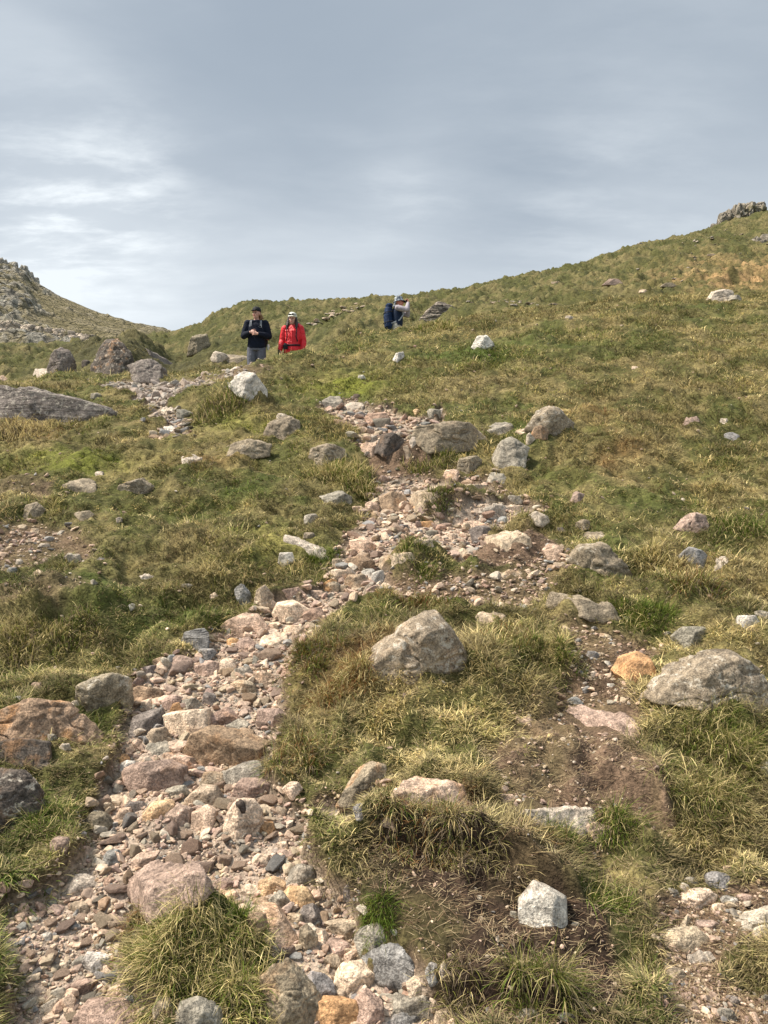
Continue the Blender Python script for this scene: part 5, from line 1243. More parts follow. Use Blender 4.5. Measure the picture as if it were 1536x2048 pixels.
def scatter_gravel():
    base = []
    for lv in (2, 3):
        bb = []
        for i in range(8):
            rs = np.random.RandomState(900 + i)
            v, f = ico(lv)
            N = rs.normal(size=(9, 3)); N /= np.linalg.norm(N, axis=1)[:, None]
            D = rs.uniform(.48, .95, 9)
            N = np.concatenate([N, np.eye(3), -np.eye(3)]); D = np.concatenate([D, np.ones(6)])
            bb.append((v * carve(v, N, D, 30)[:, None] * np.array([1.1, .85, .6]), f))
        base.append(bb)
    pal = np.array([SC[c] for c in PAL]) * 1.0
    VV, FF, CC = [], [], []; n0 = 0
    # (count, smallest px, largest px, mesh level, mask threshold, which mask)
    for cnt, s0, s1, lv, kind in [(2300, 15, 32, 1, 'p'), (8000, 8, 16, 0, 'p'), (17000, 3.2, 8, 0, 'p'), (700, 12, 26, 1, 's'), (6500, 4, 12, 0, 's'), (3500, 3.0, 12, 0, 'o')]:
        m = 0
        u = rng.uniform(-60, 1596, cnt * 14); Y = np.exp(rng.uniform(math.log(1.7), math.log(17), cnt * 14)); X = (u - 768) / F * Y
        mk = lookup({'p': M_path, 's': M_sparse}.get(kind, M_soil * .45 + M_peat * .12 + .015 * (grassy > .5)), X, Y)
        if kind == 'p': mk = np.clip(mk, 0, 1) ** .45
        if kind == 's': mk = mk * .8
        thin = sstep(-.6, .35, fbm2(X * 1.5, Y * 1.5, 201, 3)) if kind == 's' else 1
        ok = rng.rand(len(X)) < mk * thin
        X, Y = X[ok][:cnt], Y[ok][:cnt]
        b = blocked(X, Y, .9); X, Y = X[~b], Y[~b]
        n = len(X)
        Ye = np.minimum(Y, 6.5 + (Y - 6.5) * .55)
        s = (s0 + (s1 - s0) * rng.rand(n) ** 2.2) / F * Ye / 2
        Zb = hz(X, Y)
        cid = rng.randint(len(pal), size=n); col = pal[cid] * rng.uniform(.68, 1.2, (n, 1)) * rng.uniform(.98, 1.02, (n, 3))
        # local drift in colour: greyer on the upper left trail, pinker on the main path
        gl = lookup(M_path * 0 + (GY > 10.5) * (GU < 520), X, Y)[:, None]
        col = col * (1 - gl * .5) + np.array([.30, .285, .26]) * gl * .5 * rng.uniform(.8, 1.2, (n, 1))
        ax = rng.normal(size=(n, 3)); ax[:, 2] = np.abs(ax[:, 2]) + 1.5; ax /= np.linalg.norm(ax, axis=1)[:, None]
        t1 = np.cross(ax, rng.normal(size=(n, 3))); t1 /= np.linalg.norm(t1, axis=1)[:, None]; t2 = np.cross(ax, t1)
        var = rng.randint(8, size=n)
        for k in range(8):
            w = np.nonzero(var == k)[0]
            if not len(w): continue
            v, f = base[lv][k]
            P = (v[None, :, 0:1] * t1[w][:, None] + v[None, :, 1:2] * t2[w][:, None] + v[None, :, 2:3] * ax[w][:, None]) * s[w][:, None, None]
            P = P + np.stack([X[w], Y[w], Zb[w] + s[w] * .22], 1)[:, None]
            VV.append(P.reshape(-1, 3)); CC.append(np.repeat(col[w], len(v), 0))
            FF.append((f[None] + (np.arange(len(w)) * len(v))[:, None, None]).reshape(-1, 3) + n0)
            n0 += len(w) * len(v)
    me = mesh_np('gravel', np.concatenate(VV), tris=np.concatenate(FF), cols=np.concatenate(CC), smooth=False)
    o = new_obj('gravel', me, gravel_material())
    tag(o, 'small pink, tan and grey stones and grit covering the path', 'gravel', kind='stuff')
scatter_gravel()

# ================================================================== GRASS
def grass_material():
    m = bpy.data.materials.new("grass_blades"); m.use_nodes = True
    t = NT(m.node_tree); b = t.n['Principled BSDF']
    at = t.node('ShaderNodeAttribute', attribute_name='Col')
    t.l.new(at.outputs['Color'], b.inputs['Base Color'])
    b.inputs['Roughness'].default_value = .7; b.inputs['Specular IOR Level'].default_value = .2
    tr = t.node('ShaderNodeBsdfTranslucent'); t.l.new(at.outputs['Color'], tr.inputs[0])
    mx = t.node('ShaderNodeMixShader'); mx.inputs[0].default_value = .25
    t.l.new(b.outputs[0], mx.inputs[1]); t.l.new(tr.outputs[0], mx.inputs[2])
    t.l.new(mx.outputs[0], t.n['Material Output'].inputs[0])
    return m
MAT_GRASS = grass_material()
G_STRAW = C(.68, .56, .27); G_OLIVE = C(.185, .19, .040); G_GREEN = C(.125, .185, .024); G_RUST = C(.27, .13, .045); G_DEAD = C(.24, .185, .125); G_MOSS = C(.24, .26, .04)

def blades(bx, by, bz, heading, lean, L, W, curl, col, tipcol=None, segs=3):
    """bent tapering ribbons; heading = compass of the lean, lean = root angle from vertical, curl = extra bend"""
    n = len(bx)
    hx, hy = np.cos(heading), np.sin(heading)
    # blade width direction: mostly facing sideways to its lean, random twist
    tw = heading + math.pi / 2 + rng.uniform(-.9, .9, n)
    wx, wy = np.cos(tw), np.sin(tw)
    P = np.zeros((n, segs + 1, 3)); P[:, 0] = np.stack([bx, by, bz], 1)
    for k in range(segs):
        a = lean + curl * (k + .5) / segs
        st = (L / segs)[:, None] * np.stack([hx * np.sin(a), hy * np.sin(a), np.cos(a)], 1)
        P[:, k + 1] = P[:, k] + st
    vs = []
    for k in range(segs):
        w = (W * (1 - (k / segs) ** 1.6 * .75) / 2)[:, None]
        off = np.stack([wx, wy, np.zeros(n)], 1) * w
        vs += [P[:, k] - off, P[:, k] + off]
    vs.append(P[:, segs])
    V = np.stack(vs, 1)
    nv = 2 * segs + 1
    bidx = (np.arange(n) * nv)[:, None]
    Q = np.concatenate([bidx + np.array([[2 * k, 2 * k + 1, 2 * k + 3, 2 * k + 2]]) for k in range(segs - 1)], 0) if segs > 1 else None
    T = bidx + np.array([[2 * segs - 2, 2 * segs - 1, 2 * segs]])
    cc = np.repeat(col[:, None, :], nv, 1)
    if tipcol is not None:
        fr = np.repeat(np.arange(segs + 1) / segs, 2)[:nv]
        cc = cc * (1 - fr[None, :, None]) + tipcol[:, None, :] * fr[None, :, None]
    return V.reshape(-1, 3), Q, T, cc.reshape(-1, 3)

def join_blades(parts):
    V, Q, T, Cc = [], [], [], []; n0 = 0
    for v, q, t, c in parts:
        V.append(v); Cc.append(c)
        if q is not None: Q.append(q + n0)
        T.append(t + n0); n0 += len(v)
    return np.concatenate(V), np.concatenate(Q), np.concatenate(T), np.concatenate(Cc)

def pick_colour(X, Y, n_each, greenish=None):
    """blade colours from the local character of the turf"""
    n = len(X)
    wd = fbm2(X * .45, Y * .45, 21, 3); md = fbm2(X * 1.6, Y * 1.6, 131, 3)
    mg = lookup(M_green, X, Y); mr = lookup(M_rust, X, Y); mm = lookup(M_moss, X, Y); mp = np.clip(lookup(M_peat, X, Y) + .7 * lookup(M_soil, X, Y), 0, 1)
    ps = np.clip(.70 - .50 * mg - .4 * mm + .45 * md - .25 * wd, .10, .9)      # share of straw
    r = rng.rand(n)[:, None]
    r1 = rng.rand(n)
    base = np.where((r1 < ps)[:, None], G_STRAW, G_OLIVE)
    isg = (rng.rand(n) < np.clip(.28 + .6 * mg + .35 * wd, 0, 1)) & (r1 >= ps)
    base = np.where(isg[:, None], G_GREEN, base)
    base = np.where((rng.rand(n) < mr * .75)[:, None], G_RUST, base)
    base = np.where((rng.rand(n) < mm * .7)[:, None], G_MOSS, base)
    base = np.where((rng.rand(n) < .12 + mp * .6)[:, None], G_DEAD * (1 - .25 * mp[:, None]), base)
    lum = np.clip(1 + 1.1 * fbm2(X * 5.5, Y * 5.5, 133, 2) + .5 * fbm2(X * 1.1, Y * 1.1, 135, 2), .5, 1.55)[:, None]
    return base * lum * rng.uniform(.4, 1.35, (n, 1)) * rng.uniform(.96, 1.04, (n, 3))

def near_grass():
    parts = []
    def layer(nt, per, ylo, yhi, length, width, segs, spread, straw_flat=0.25, umin=-110, umax=1646):
        u = rng.uniform(umin, umax, nt); Y = np.exp(rng.uniform(math.log(ylo), math.log(yhi), nt)); X = (u - 768) / F * Y
        dens = 1 - np.clip(np.clip(lookup(M_path, X, Y) - .12, 0, 1) * 1.9 + lookup(M_sparse, X, Y) * .75 + lookup(M_soil, X, Y) * 1.25 + lookup(M_peat, X, Y) * 1.15 + .75 * sstep(.12, .40, fbm2(X * 1.9, Y * 1.9, 171, 3)) * (Y < 16), 0, 1)
        ok = rng.rand(nt) < dens
        X, Y = X[ok], Y[ok]
        b = blocked(X, Y, .92); X, Y = X[~b], Y[~b]
        n = len(X)
        sizef = np.clip(.95 + 1.2 * fbm2(X * 1.5, Y * 1.5, 151, 3) + .8 * fbm2(X * 5, Y * 5, 153, 2), .35, 2.2)
        mm = np.clip(lookup(M_moss, X, Y), 0, 1); sizef = sizef * (1 - .6 * mm)
        gx = lookup(gxx, X, Y); gy = lookup(gyy, X, Y)
        # per blade
        rep = np.repeat(np.arange(n), per)
        N = len(rep)
        ang = rng.uniform(0, 2 * math.pi, N); rad = spread * np.sqrt(rng.rand(N)) * sizef[rep] * np.maximum(1, Y[rep] / 7)
        bx = X[rep] + rad * np.cos(ang); by = Y[rep] + rad * np.sin(ang)
        bz = hz(bx, by) - .004
        comb = rng.uniform(0, 2 * math.pi, n)       # each tuft is combed its own way, and hangs downhill
        comb = 3.0 * fbm2(X * 1.6, Y * 1.6, 161, 3) + comb * .6
        dx = np.cos(ang) * .8 + np.cos(comb[rep]) * .55 - np.clip(gx[rep], -2, 2) * .9 + rng.normal(0, .5, N)
        dy = np.sin(ang) * .8 + np.sin(comb[rep]) * .55 - np.clip(gy[rep], -2, 2) * .9 + rng.normal(0, .5, N)
        head = np.arctan2(dy, dx)
        flat = rng.rand(N) < straw_flat
        lean = np.where(flat, rng.uniform(.85, 1.45, N), rng.uniform(.15, 1.05, N)); curl = np.where(flat, rng.uniform(.1, .9, N), rng.uniform(.4, 1.5, N))
        L = length * sizef[rep] * rng.uniform(.5, 1.3, N) * np.where(Y[rep] > 9, (Y[rep] / 9) ** .45, 1)
        W = np.maximum(width * rng.uniform(.7, 1.4, N), by * .0008)
        tc_ = pick_colour(X, Y, per)
        col = tc_[rep] * .62 + pick_colour(bx, by, 1) * .38
        col *= rng.uniform(.4, 1.35, (N, 1))
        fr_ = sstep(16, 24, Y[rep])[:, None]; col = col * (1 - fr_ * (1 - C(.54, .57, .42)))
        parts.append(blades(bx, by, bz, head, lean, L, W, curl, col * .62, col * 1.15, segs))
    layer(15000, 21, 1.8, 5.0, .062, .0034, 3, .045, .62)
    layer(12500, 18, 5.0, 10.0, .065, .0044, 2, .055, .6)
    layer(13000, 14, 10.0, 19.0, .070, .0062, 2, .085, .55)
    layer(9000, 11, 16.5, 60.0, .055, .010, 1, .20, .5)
    # dead stems lying loose on bare soil and thatch
    nl = 150000
    u = rng.uniform(-60, 1596, nl); Y = np.exp(rng.uniform(math.log(1.9), math.log(13), nl)); X = (u - 768) / F * Y
    m_ = np.clip(.30 + lookup(M_soil, X, Y) * .8 + lookup(M_peat, X, Y) * .15, 0, 1) * (1 - np.clip(lookup(M_path, X, Y) * 1.1, 0, 1))
    ok = (rng.rand(nl) < m_) & ~blocked(X, Y, .95); X, Y = X[ok], Y[ok]; n = len(X)
    col = np.where((rng.rand(n) < .55)[:, None], C(.46, .36, .215), C(.25, .165, .10)) * rng.uniform(.6, 1.25, (n, 1))
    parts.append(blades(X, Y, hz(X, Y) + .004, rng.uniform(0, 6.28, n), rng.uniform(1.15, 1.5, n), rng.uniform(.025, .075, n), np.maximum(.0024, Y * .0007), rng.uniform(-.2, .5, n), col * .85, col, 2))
    V, Q, T, Cc = join_blades(parts)
    me = mesh_np('grass', V, quads=Q, tris=T, cols=Cc)
    o = new_obj('grass', me, MAT_GRASS)
    tag(o, 'short tufted hill grass, green mixed with dry straw, covering the slope', 'grass', kind='stuff')
near_grass()

def tussock(u, v, r_px, n, length, mix, label, drape=.5, grp=None, Y=None, flat=.7):
    """one grass tussock: long blades fountaining out of a tight crown"""
    Y = Y or hit(u, v)
    X = (u - 768) / F * Y
    r = r_px / F * Y
    n = int(n * 1.25); K = 22
    ca = rng.uniform(0, 6.28, K); cr_ = r * np.sqrt(rng.rand(K)) * 1.05; cs = rng.uniform(.4, 1.3, K); ch = rng.uniform(0, 6.28, K)
    w = rng.randint(K, size=n)
    ang = rng.uniform(0, 2 * math.pi, n); rad = r * .36 * rng.rand(n) ** .6
    bx = X + cr_[w] * np.cos(ca[w]) + rad * np.cos(ang); by = Y + (cr_[w] * np.sin(ca[w]) + rad * np.sin(ang)) * .8
    R0 = np.hypot(bx - X, (by - Y) / .8) / r
    bz = hz(bx, by) + r * flat * .16 * np.clip(1 - R0 ** 2, 0, 1) - .01
    gx = lookup(gxx, bx, by); gy = lookup(gyy, bx, by)
    head = np.arctan2(np.sin(ang) * .8 + .5 * np.sin(ch[w]) - drape - np.clip(gy, -1.5, 1.5) * .4 + rng.normal(0, .8, n), np.cos(ang) * .8 + .6 * np.cos(ch[w]) + (bx - X) / r * .5 - np.clip(gx, -1.5, 1.5) * .5 + rng.normal(0, .8, n))
    lean = rng.uniform(.1, 1.25, n); curl = rng.uniform(-.2, 2.3, n)
    L = length * rng.uniform(.35, 1.15, n) * cs[w] * .74
    W = np.maximum(.0023 * rng.uniform(.7, 1.3, n), Y * .0008)
    pal = {'s': G_STRAW, 'g': G_GREEN, 'o': G_OLIVE, 'r': G_RUST, 'd': G_DEAD}
    keys = rng.choice(list(mix), n); col = np.array([pal[k] for k in keys]) * rng.uniform(.4, 1.35, (n, 1))
    o3 = np.array([X, Y, float(hz(X, Y))])
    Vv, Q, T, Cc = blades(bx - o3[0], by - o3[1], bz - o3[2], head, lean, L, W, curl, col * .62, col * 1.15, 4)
    me = mesh_np('grass_tussock', Vv, quads=Q, tris=T, cols=Cc)
    o = new_obj('grass_tussock', me, MAT_GRASS); o.location = o3
    tag(o, label, 'grass tussock', grp)
TG = 'grass tussocks beside the path'
tussock(370, 1875, 90, 2600, .16, 'sssog', 'big shaggy yellow-green tussock in the path at the bottom left', .5, TG)
tussock(470, 1950, 75, 1900, .15, 'ssog', 'shaggy tussock spilling down beside the large sloping grey boulder', .5, TG)
tussock(270, 1840, 45, 700, .09, 'srdo', 'short reddish tussock at the left end of the big shaggy tussock', .4, TG)
tussock(480, 1830, 38, 600, .13, 'gggo', 'dark green upright tussock behind the big shaggy tussock', .1, TG)
tussock(625, 1310, 55, 1200, .14, 'gord', 'dark green and rust tussock on the right edge of the path below the bend', .5, TG)
tussock(680, 1385, 65, 1500, .15, 'rrsso', 'rust-tipped tussock left of the peaked lichen boulder', .5, TG)
tussock(600, 1500, 65, 1400, .15, 'gsodr', 'green and straw tussock hanging over the right path edge by the brown boulder', .6, TG)
tussock(840, 1680, 70, 1700, .14, 'srsgd', 'brown-topped tussock on the lip of the upper peat bank', .8, TG)
tussock(930, 1700, 55, 1300, .15, 'sddo', 'dead straw tussock drooping over the peat bank above the white block', .9, TG)
tussock(1090, 1330, 60, 1300, .14, 'ggso', 'bright green tussock between the peaked boulder and the right-hand trail', .5, TG)
tussock(1010, 1290, 60, 1200, .12, 'grgo', 'green and rusty tussock above right of the peaked boulder', .5, TG)
tussock(1400, 1180, 65, 1300, .19, 'sodrg', 'dark shaggy tussock below the blue-grey angular rock', .5, TG)
tussock(1290, 1215, 65, 1300, .15, 'gggo', 'dark green tussock at the top of the right-hand trail', .4, TG)
tussock(1330, 1130, 45, 800, .20, 'ssso', 'pale straw tussock left of the blue-grey angular rock', .5, TG)
tussock(680, 945, 60, 1200, .26, 'sssog', 'long drooping straw tussock under the rounded grey boulder', .6, TG)
tussock(720, 975, 45, 800, .20, 'ssgo', 'straw and green tussock overhanging the upper path on its left', .6, TG)
tussock(830, 1120, 50, 800, .16, 'ggso', 'small green mound tussock in the fork of the path', .5, TG)
tussock(870, 1010, 35, 500, .14, 'ogd', 'dark green tussock in front of the long low tan slab', .6, TG)
tussock(1440, 1480, 85, 1700, .20, 'ssoog', 'broad drooping straw tussock below the big rounded boulder', .7, TG)
tussock(1500, 1400, 60, 1000, .18, 'sso', 'straw tussock at the right edge under the big rounded boulder', .7, TG)
tussock(1400, 1620, 75, 1400, .18, 'ssog', 'straw tussock on the bank at the end of the soil trail', .7, TG)
tussock(1230, 1640, 45, 900, .15, 'ggos', 'green tussock beside the arched flat slab', .5, TG)
tussock(1120, 1670, 45, 900, .13, 'ggso', 'green tussock growing below the long flat pale slab', .5, TG)
tussock(1090, 1985, 75, 1300, .17, 'sgood', 'wide dark green and straw tussock at the bottom right of the peat', .8, TG)
tussock(1210, 1800, 60, 1200, .14, 'ggos', 'green grassy tussock right of the white angular block', .5, TG)
tussock(900, 1960, 45, 500, .14, 'dsdo', 'brown dying tussock over the dark hollow at the bottom', .8, TG)
tussock(765, 1835, 32, 500, .12, 'gggo', 'narrow vivid green tussock right of the lower path', .4, TG)
tussock(60, 1290, 80, 1500, .15, 'sdsoo', 'drooping dead-straw tussock on the turf bank at the left edge', .8, TG)
tussock(150, 1265, 60, 1100, .14, 'ogds', 'dark-rooted tussock on the right part of the left turf bank', .8, TG)
tussock(40, 865, 55, 900, .30, 'sssd', 'pale straw tussock in front of the very long low boulder', .5, TG)
tussock(440, 815, 60, 1100, .24, 'dsog', 'dark straggly tussock left of the bright white boulder', .7, TG)
tussock(850, 1205, 55, 900, .13, 'rgso', 'reddish green tussock above the peaked boulder', .5, TG)
tussock(860, 930, 50, 800, .19, 'gosd', 'green tussock hanging below the broad bedrock slab', .8, TG)
tussock(650, 1120, 32, 500, .13, 'ggo', 'dark green tussock on the left edge of the narrow path', .5, TG)
tussock(110, 1640, 60, 900, .12, 'ggso', 'green tussock right of the big dark lichened boulder', .5, TG)
tussock(1480, 1060, 45, 700, .26, 'gsg', 'upright green tussock right of the boulder with a dark hollow', .1, TG)
tussock(870, 655, 40, 600, .28, 'ssog', 'straw tussock under the striped pale boulder', .5, TG)
# ================================================================== PEOPLE
def cloth(name, rgb, rough=.85, wr=30, strength=.5, spec=.2):
    m = bpy.data.materials.new(name); m.use_nodes = True
    t = NT(m.node_tree); b = t.n['Principled BSDF']
    p = t.node('ShaderNodeTexCoord').outputs['Object']
    n1 = t.noise(p, wr * .35, 4, .6, .6); n2 = t.noise(p, wr * 4, 2, .5)
    t.l.new(t.mulv(rgb, t.math('MULTIPLY', t.ramp(n1, (.3, .7, .82, 1.15)), t.ramp(n2, (.3, .7, .92, 1.08)))), b.inputs['Base Color'])
    b.inputs['Roughness'].default_value = rough; b.inputs['Specular IOR Level'].default_value = spec
    t.l.new(t.bump(n1, strength, .05), b.inputs['Normal'])
    return m
M_SKIN = cloth('skin', (.52, .29, .22), .55, 20, .05, .4)
M_NAVY = cloth('dark_navy_fleece', (.008, .011, .022), .9)
M_TROU = cloth('grey_trousers', (.115, .12, .145), .85)
M_RED = cloth('red_shell', (.62, .012, .022), .5, 26, .8, .4)
M_BLK = cloth('black_fabric', (.012, .013, .016), .7)
M_BLUE = cloth('blue_pack_fabric', (.010, .026, .072), .7, 30, .7)
M_GREYSH = cloth('pale_lilac_grey_shirt', (.34, .31, .34), .85)
M_WHITE = cloth('off_white_fabric', (.68, .68, .60), .8, 20, .3)
M_STRAP = cloth('light_grey_webbing', (.34, .36, .38), .8, 20, .2)
M_PINK = cloth('pink_fabric', (.70, .27, .30), .8)
M_BLOND = cloth('dark_blonde_hair', (.20, .11, .05), .6, 60, .8, .4)
M_DKHAIR = cloth('dark_brown_hair', (.035, .022, .018), .5, 60, .8, .4)
M_LIP = cloth('lips', (.42, .10, .09), .5, 20, .0)
M_EYE = cloth('eye', (.03, .025, .02), .3, 20, .0, .5)
M_GLASS = cloth('dark_lens', (.01, .012, .015), .12, 5, 0, .6)
M_BROWN = cloth('brown_leather_strap', (.10, .045, .025), .7)
M_LEG = cloth('pale_grey_trousers', (.36, .35, .31), .85)
def hat_material():
    m = bpy.data.materials.new('camouflage_hat_cloth'); m.use_nodes = True
    t = NT(m.node_tree); b = t.n['Principled BSDF']
    p = t.node('ShaderNodeTexCoord').outputs['Object']
    k = t.ramp(t.noise(p, 17, 2, .5, 1.0), (.46, .53, 0, 1)); k2 = t.ramp(t.noise(p, 26, 2, .5, .5), (.55, .6, 0, 1))
    c = t.mix(k, (.045, .06, .09), (.40, .44, .45)); c = t.mix(k2, c, (.13, .16, .19))
    t.l.new(c, b.inputs['Base Color']); b.inputs['Roughness'].default_value = .85
    return m
M_HAT = hat_material()

class Parts:
    """closed tapering tubes and ellipsoids, later fused into one continuous skin"""
    def __init__(self): self.V = []; self.F = []; self.n = 0
    def add(self, v, f): self.V.append(v); self.F += [[i + self.n for i in g] for g in f]; self.n += len(v)
    def tube(self, pts, rad, ns=14, side=(1, 0, 0)):
        pts = np.array(pts, float); k = len(pts)
        rad = [(r, r) if np.isscalar(r) else r for r in rad]
        vs = []
        for i in range(k):
            t = pts[min(i + 1, k - 1)] - pts[max(i - 1, 0)]; t /= np.linalg.norm(t)
            s = np.array(side, float); s = s - t * (s @ t)
            if np.linalg.norm(s) < .2: s = np.array((0, 1, 0.)); s = s - t * (s @ t)
            s /= np.linalg.norm(s); u = np.cross(t, s)
            a = np.arange(ns) / ns * 2 * math.pi
            vs.append(pts[i] + np.cos(a)[:, None] * s * rad[i][0] + np.sin(a)[:, None] * u * rad[i][1])
        v = np.concatenate(vs); f = []
        for i in range(k - 1):
            for j in range(ns):
                f.append([i * ns + j, i * ns + (j + 1) % ns, (i + 1) * ns + (j + 1) % ns, (i + 1) * ns + j])
        f.append(list(range(ns))[::-1]); f.append([(k - 1) * ns + j for j in range(ns)])
        self.add(v, f)
    def ball(self, c, r):
        v, f = ico(3); self.add(np.array(c) + v * np.array(r), [list(map(int, g)) for g in f])
    def limb(self, a, b, c, ra, rb, rc, side=(1, 0, 0)):
        """two-bone limb with rounded joint"""
        a, b, c = map(np.array, (a, b, c))
        self.tube([a, a * .6 + b * .4, b], [ra, ra * .97 + rb * .03, rb], 12, side)
        self.ball(b, (rb * 1.0,) * 3); self.ball(a, (ra * 1.0,) * 3)
        self.tube([b, b * .65 + c * .35, c], [rb, rb * 1.02, rc], 12, side); self.ball(c, (rc,) * 3)
    def build(self, name, mat, parent=None, voxel=.009, smooth=4):
        me = bpy.data.meshes.new(name)
        me.from_pydata([tuple(x) for x in np.concatenate(self.V)], [], self.F)
        bm = bmesh.new(); bm.from_mesh(me); bmesh.ops.recalc_face_normals(bm, faces=bm.faces); bm.to_mesh(me); bm.free()
        o = bpy.data.objects.new(name, me); COL.objects.link(o)
        r = o.modifiers.new('fuse', 'REMESH'); r.mode = 'VOXEL'; r.voxel_size = voxel; r.use_smooth_shade = True
        s = o.modifiers.new('soften', 'SMOOTH'); s.iterations = smooth; s.factor = .5
        dg = bpy.context.evaluated_depsgraph_get(); dg.update()
        nm = bpy.data.meshes.new_from_object(o.evaluated_get(dg))
        o.modifiers.clear(); o.data = nm; nm.name = name
        nm.materials.clear(); nm.materials.append(mat)
        nm.polygons.foreach_set('use_smooth', np.ones(len(nm.polygons), bool)); nm.update()
        if parent is not None: o.parent = parent
        return o

def hand(P, wrist, direc, palmn, size=1.0, curl=.6, thumb_side=1):
    """palm, five unequal bent fingers and a thumb off the side"""
    w = np.array(wrist, float); dv = np.array(direc, float); dv /= np.linalg.norm(dv)
    nv = np.array(palmn, float); nv -= dv * (nv @ dv); nv /= np.linalg.norm(nv); sv = np.cross(dv, nv) * thumb_side
    P.tube([w, w + dv * .045 * size, w + dv * .09 * size], [(.024, .017), (.038, .016), (.040, .013)], 10, tuple(sv))
    for i, (off, ln) in enumerate([(.029, .070), (.010, .080), (-.010, .074), (-.029, .058)]):
        p0 = w + dv * .082 * size + sv * off * size
        ps = [p0]; a = .25 * curl
        for sgm in (.45, .32, .25):
            a += curl * .8
            ps.append(ps[-1] + (dv * math.cos(a) + nv * math.sin(a)) * ln * sgm * size)
        P.tube(ps, [.0095, .009, .008, .0065], 8, tuple(sv))
    p0 = w + dv * .03 * size + sv * .03 * size
    P.tube([p0, p0 + (dv * .5 + sv * .7 + nv * .3) * .034, p0 + (dv * .85 + sv * .75 + nv * .6) * .052, p0 + (dv * 1.2 + sv * .6 + nv * .9) * .062], [.012, .0105, .009, .007], 8, tuple(nv))

def rot(v, yaw=0.0, pitch=0.0):
    """turn about the vertical (yaw > 0 turns the face to its own left), then nothing else"""
    x, y, z = v; c, s = math.cos(yaw), math.sin(yaw)
    y, z = y * math.cos(pitch) - z * math.sin(pitch), y * math.sin(pitch) + z * math.cos(pitch)
    return np.array((c * x - s * y, s * x + c * y, z))

def head_parts(P, c, yaw, pitch=0.0):
    """skull, jaw, nose, brow, chin, ears and neck; the face looks along -Y before turning"""
    c = np.array(c)
    def q(x, y, z): return c + rot((x, y, z), yaw, pitch)
    P.ball(q(0, .012, .028), (.074, .090, .092)); P.ball(q(0, -.028, -.035), (.056, .058, .070)); P.ball(q(0, -.060, -.082), (.026, .022, .020))
    P.tube([q(0, -.085, .022), q(0, -.112, -.022), q(0, -.092, -.030)], [.008, .014, .010], 8)
    P.tube([q(-.045, -.072, .036), q(0, -.086, .038), q(.045, -.072, .036)], [.009, .010, .009], 8, (0, 0, 1))
    P.ball(q(-.038, -.062, -.020), (.022, .020, .020)); P.ball(q(.038, -.062, -.020), (.022, .020, .020))
    P.tube([q(-.020, -.088, -.052), q(0, -.094, -.052), q(.020, -.088, -.052)], [.006, .009, .006], 8, (0, 0, 1))
    for s in (-1, 1): P.ball(q(s * .076, .008, -.006), (.012, .020, .032))
    return q

def face_bits(q, body):
    for s in (-1, 1):
        P = Parts(); P.ball(q(s * .030, -.083, .014), (.012, .008, .007)); P.build('eye', M_EYE, body, .003, 1)
    P = Parts(); P.tube([q(-.022, -.094, -.052), q(0, -.102, -.051), q(.022, -.094, -.052)], [.004, .007, .004], 8, (0, 0, 1)); P.build('mouth', M_LIP, body, .003, 1)

def place(o, u_c, v_top, Y, H, yaw):
    k = Y / F
    o.location = ((u_c - 768) * k, Y, EYE + (1024 - v_top) * k - H)
    o.rotation_euler = (0, 0, yaw)

def rings(name, centre, prof, mat, parent, yaw=0, ns=24, thick=.004, closed_top=True, pitch=0.0):
    """surface of revolution with elliptical rings (rx, ry, z, dy)"""
    v, f = [], []
    for rx, ry, z, dy in prof:
        for j in range(ns):
            a = j / ns * 2 * math.pi
            v.append(tuple(np.array(centre) + rot((rx * math.cos(a), ry * math.sin(a) + dy, z), yaw, pitch)))
    for i in range(len(prof) - 1):
        for j in range(ns): f.append((i * ns + j, i * ns + (j + 1) % ns, (i + 1) * ns + (j + 1) % ns, (i + 1) * ns + j))
    if closed_top: f.append(tuple((len(prof) - 1) * ns + j for j in range(ns)))
    me = bpy.data.meshes.new(name); me.from_pydata(v, [], f)
    for p in me.polygons: p.use_smooth = True
    o = new_obj(name, me, mat, parent)
    s = o.modifiers.new('thickness', 'SOLIDIFY'); s.thickness = thick
    return o

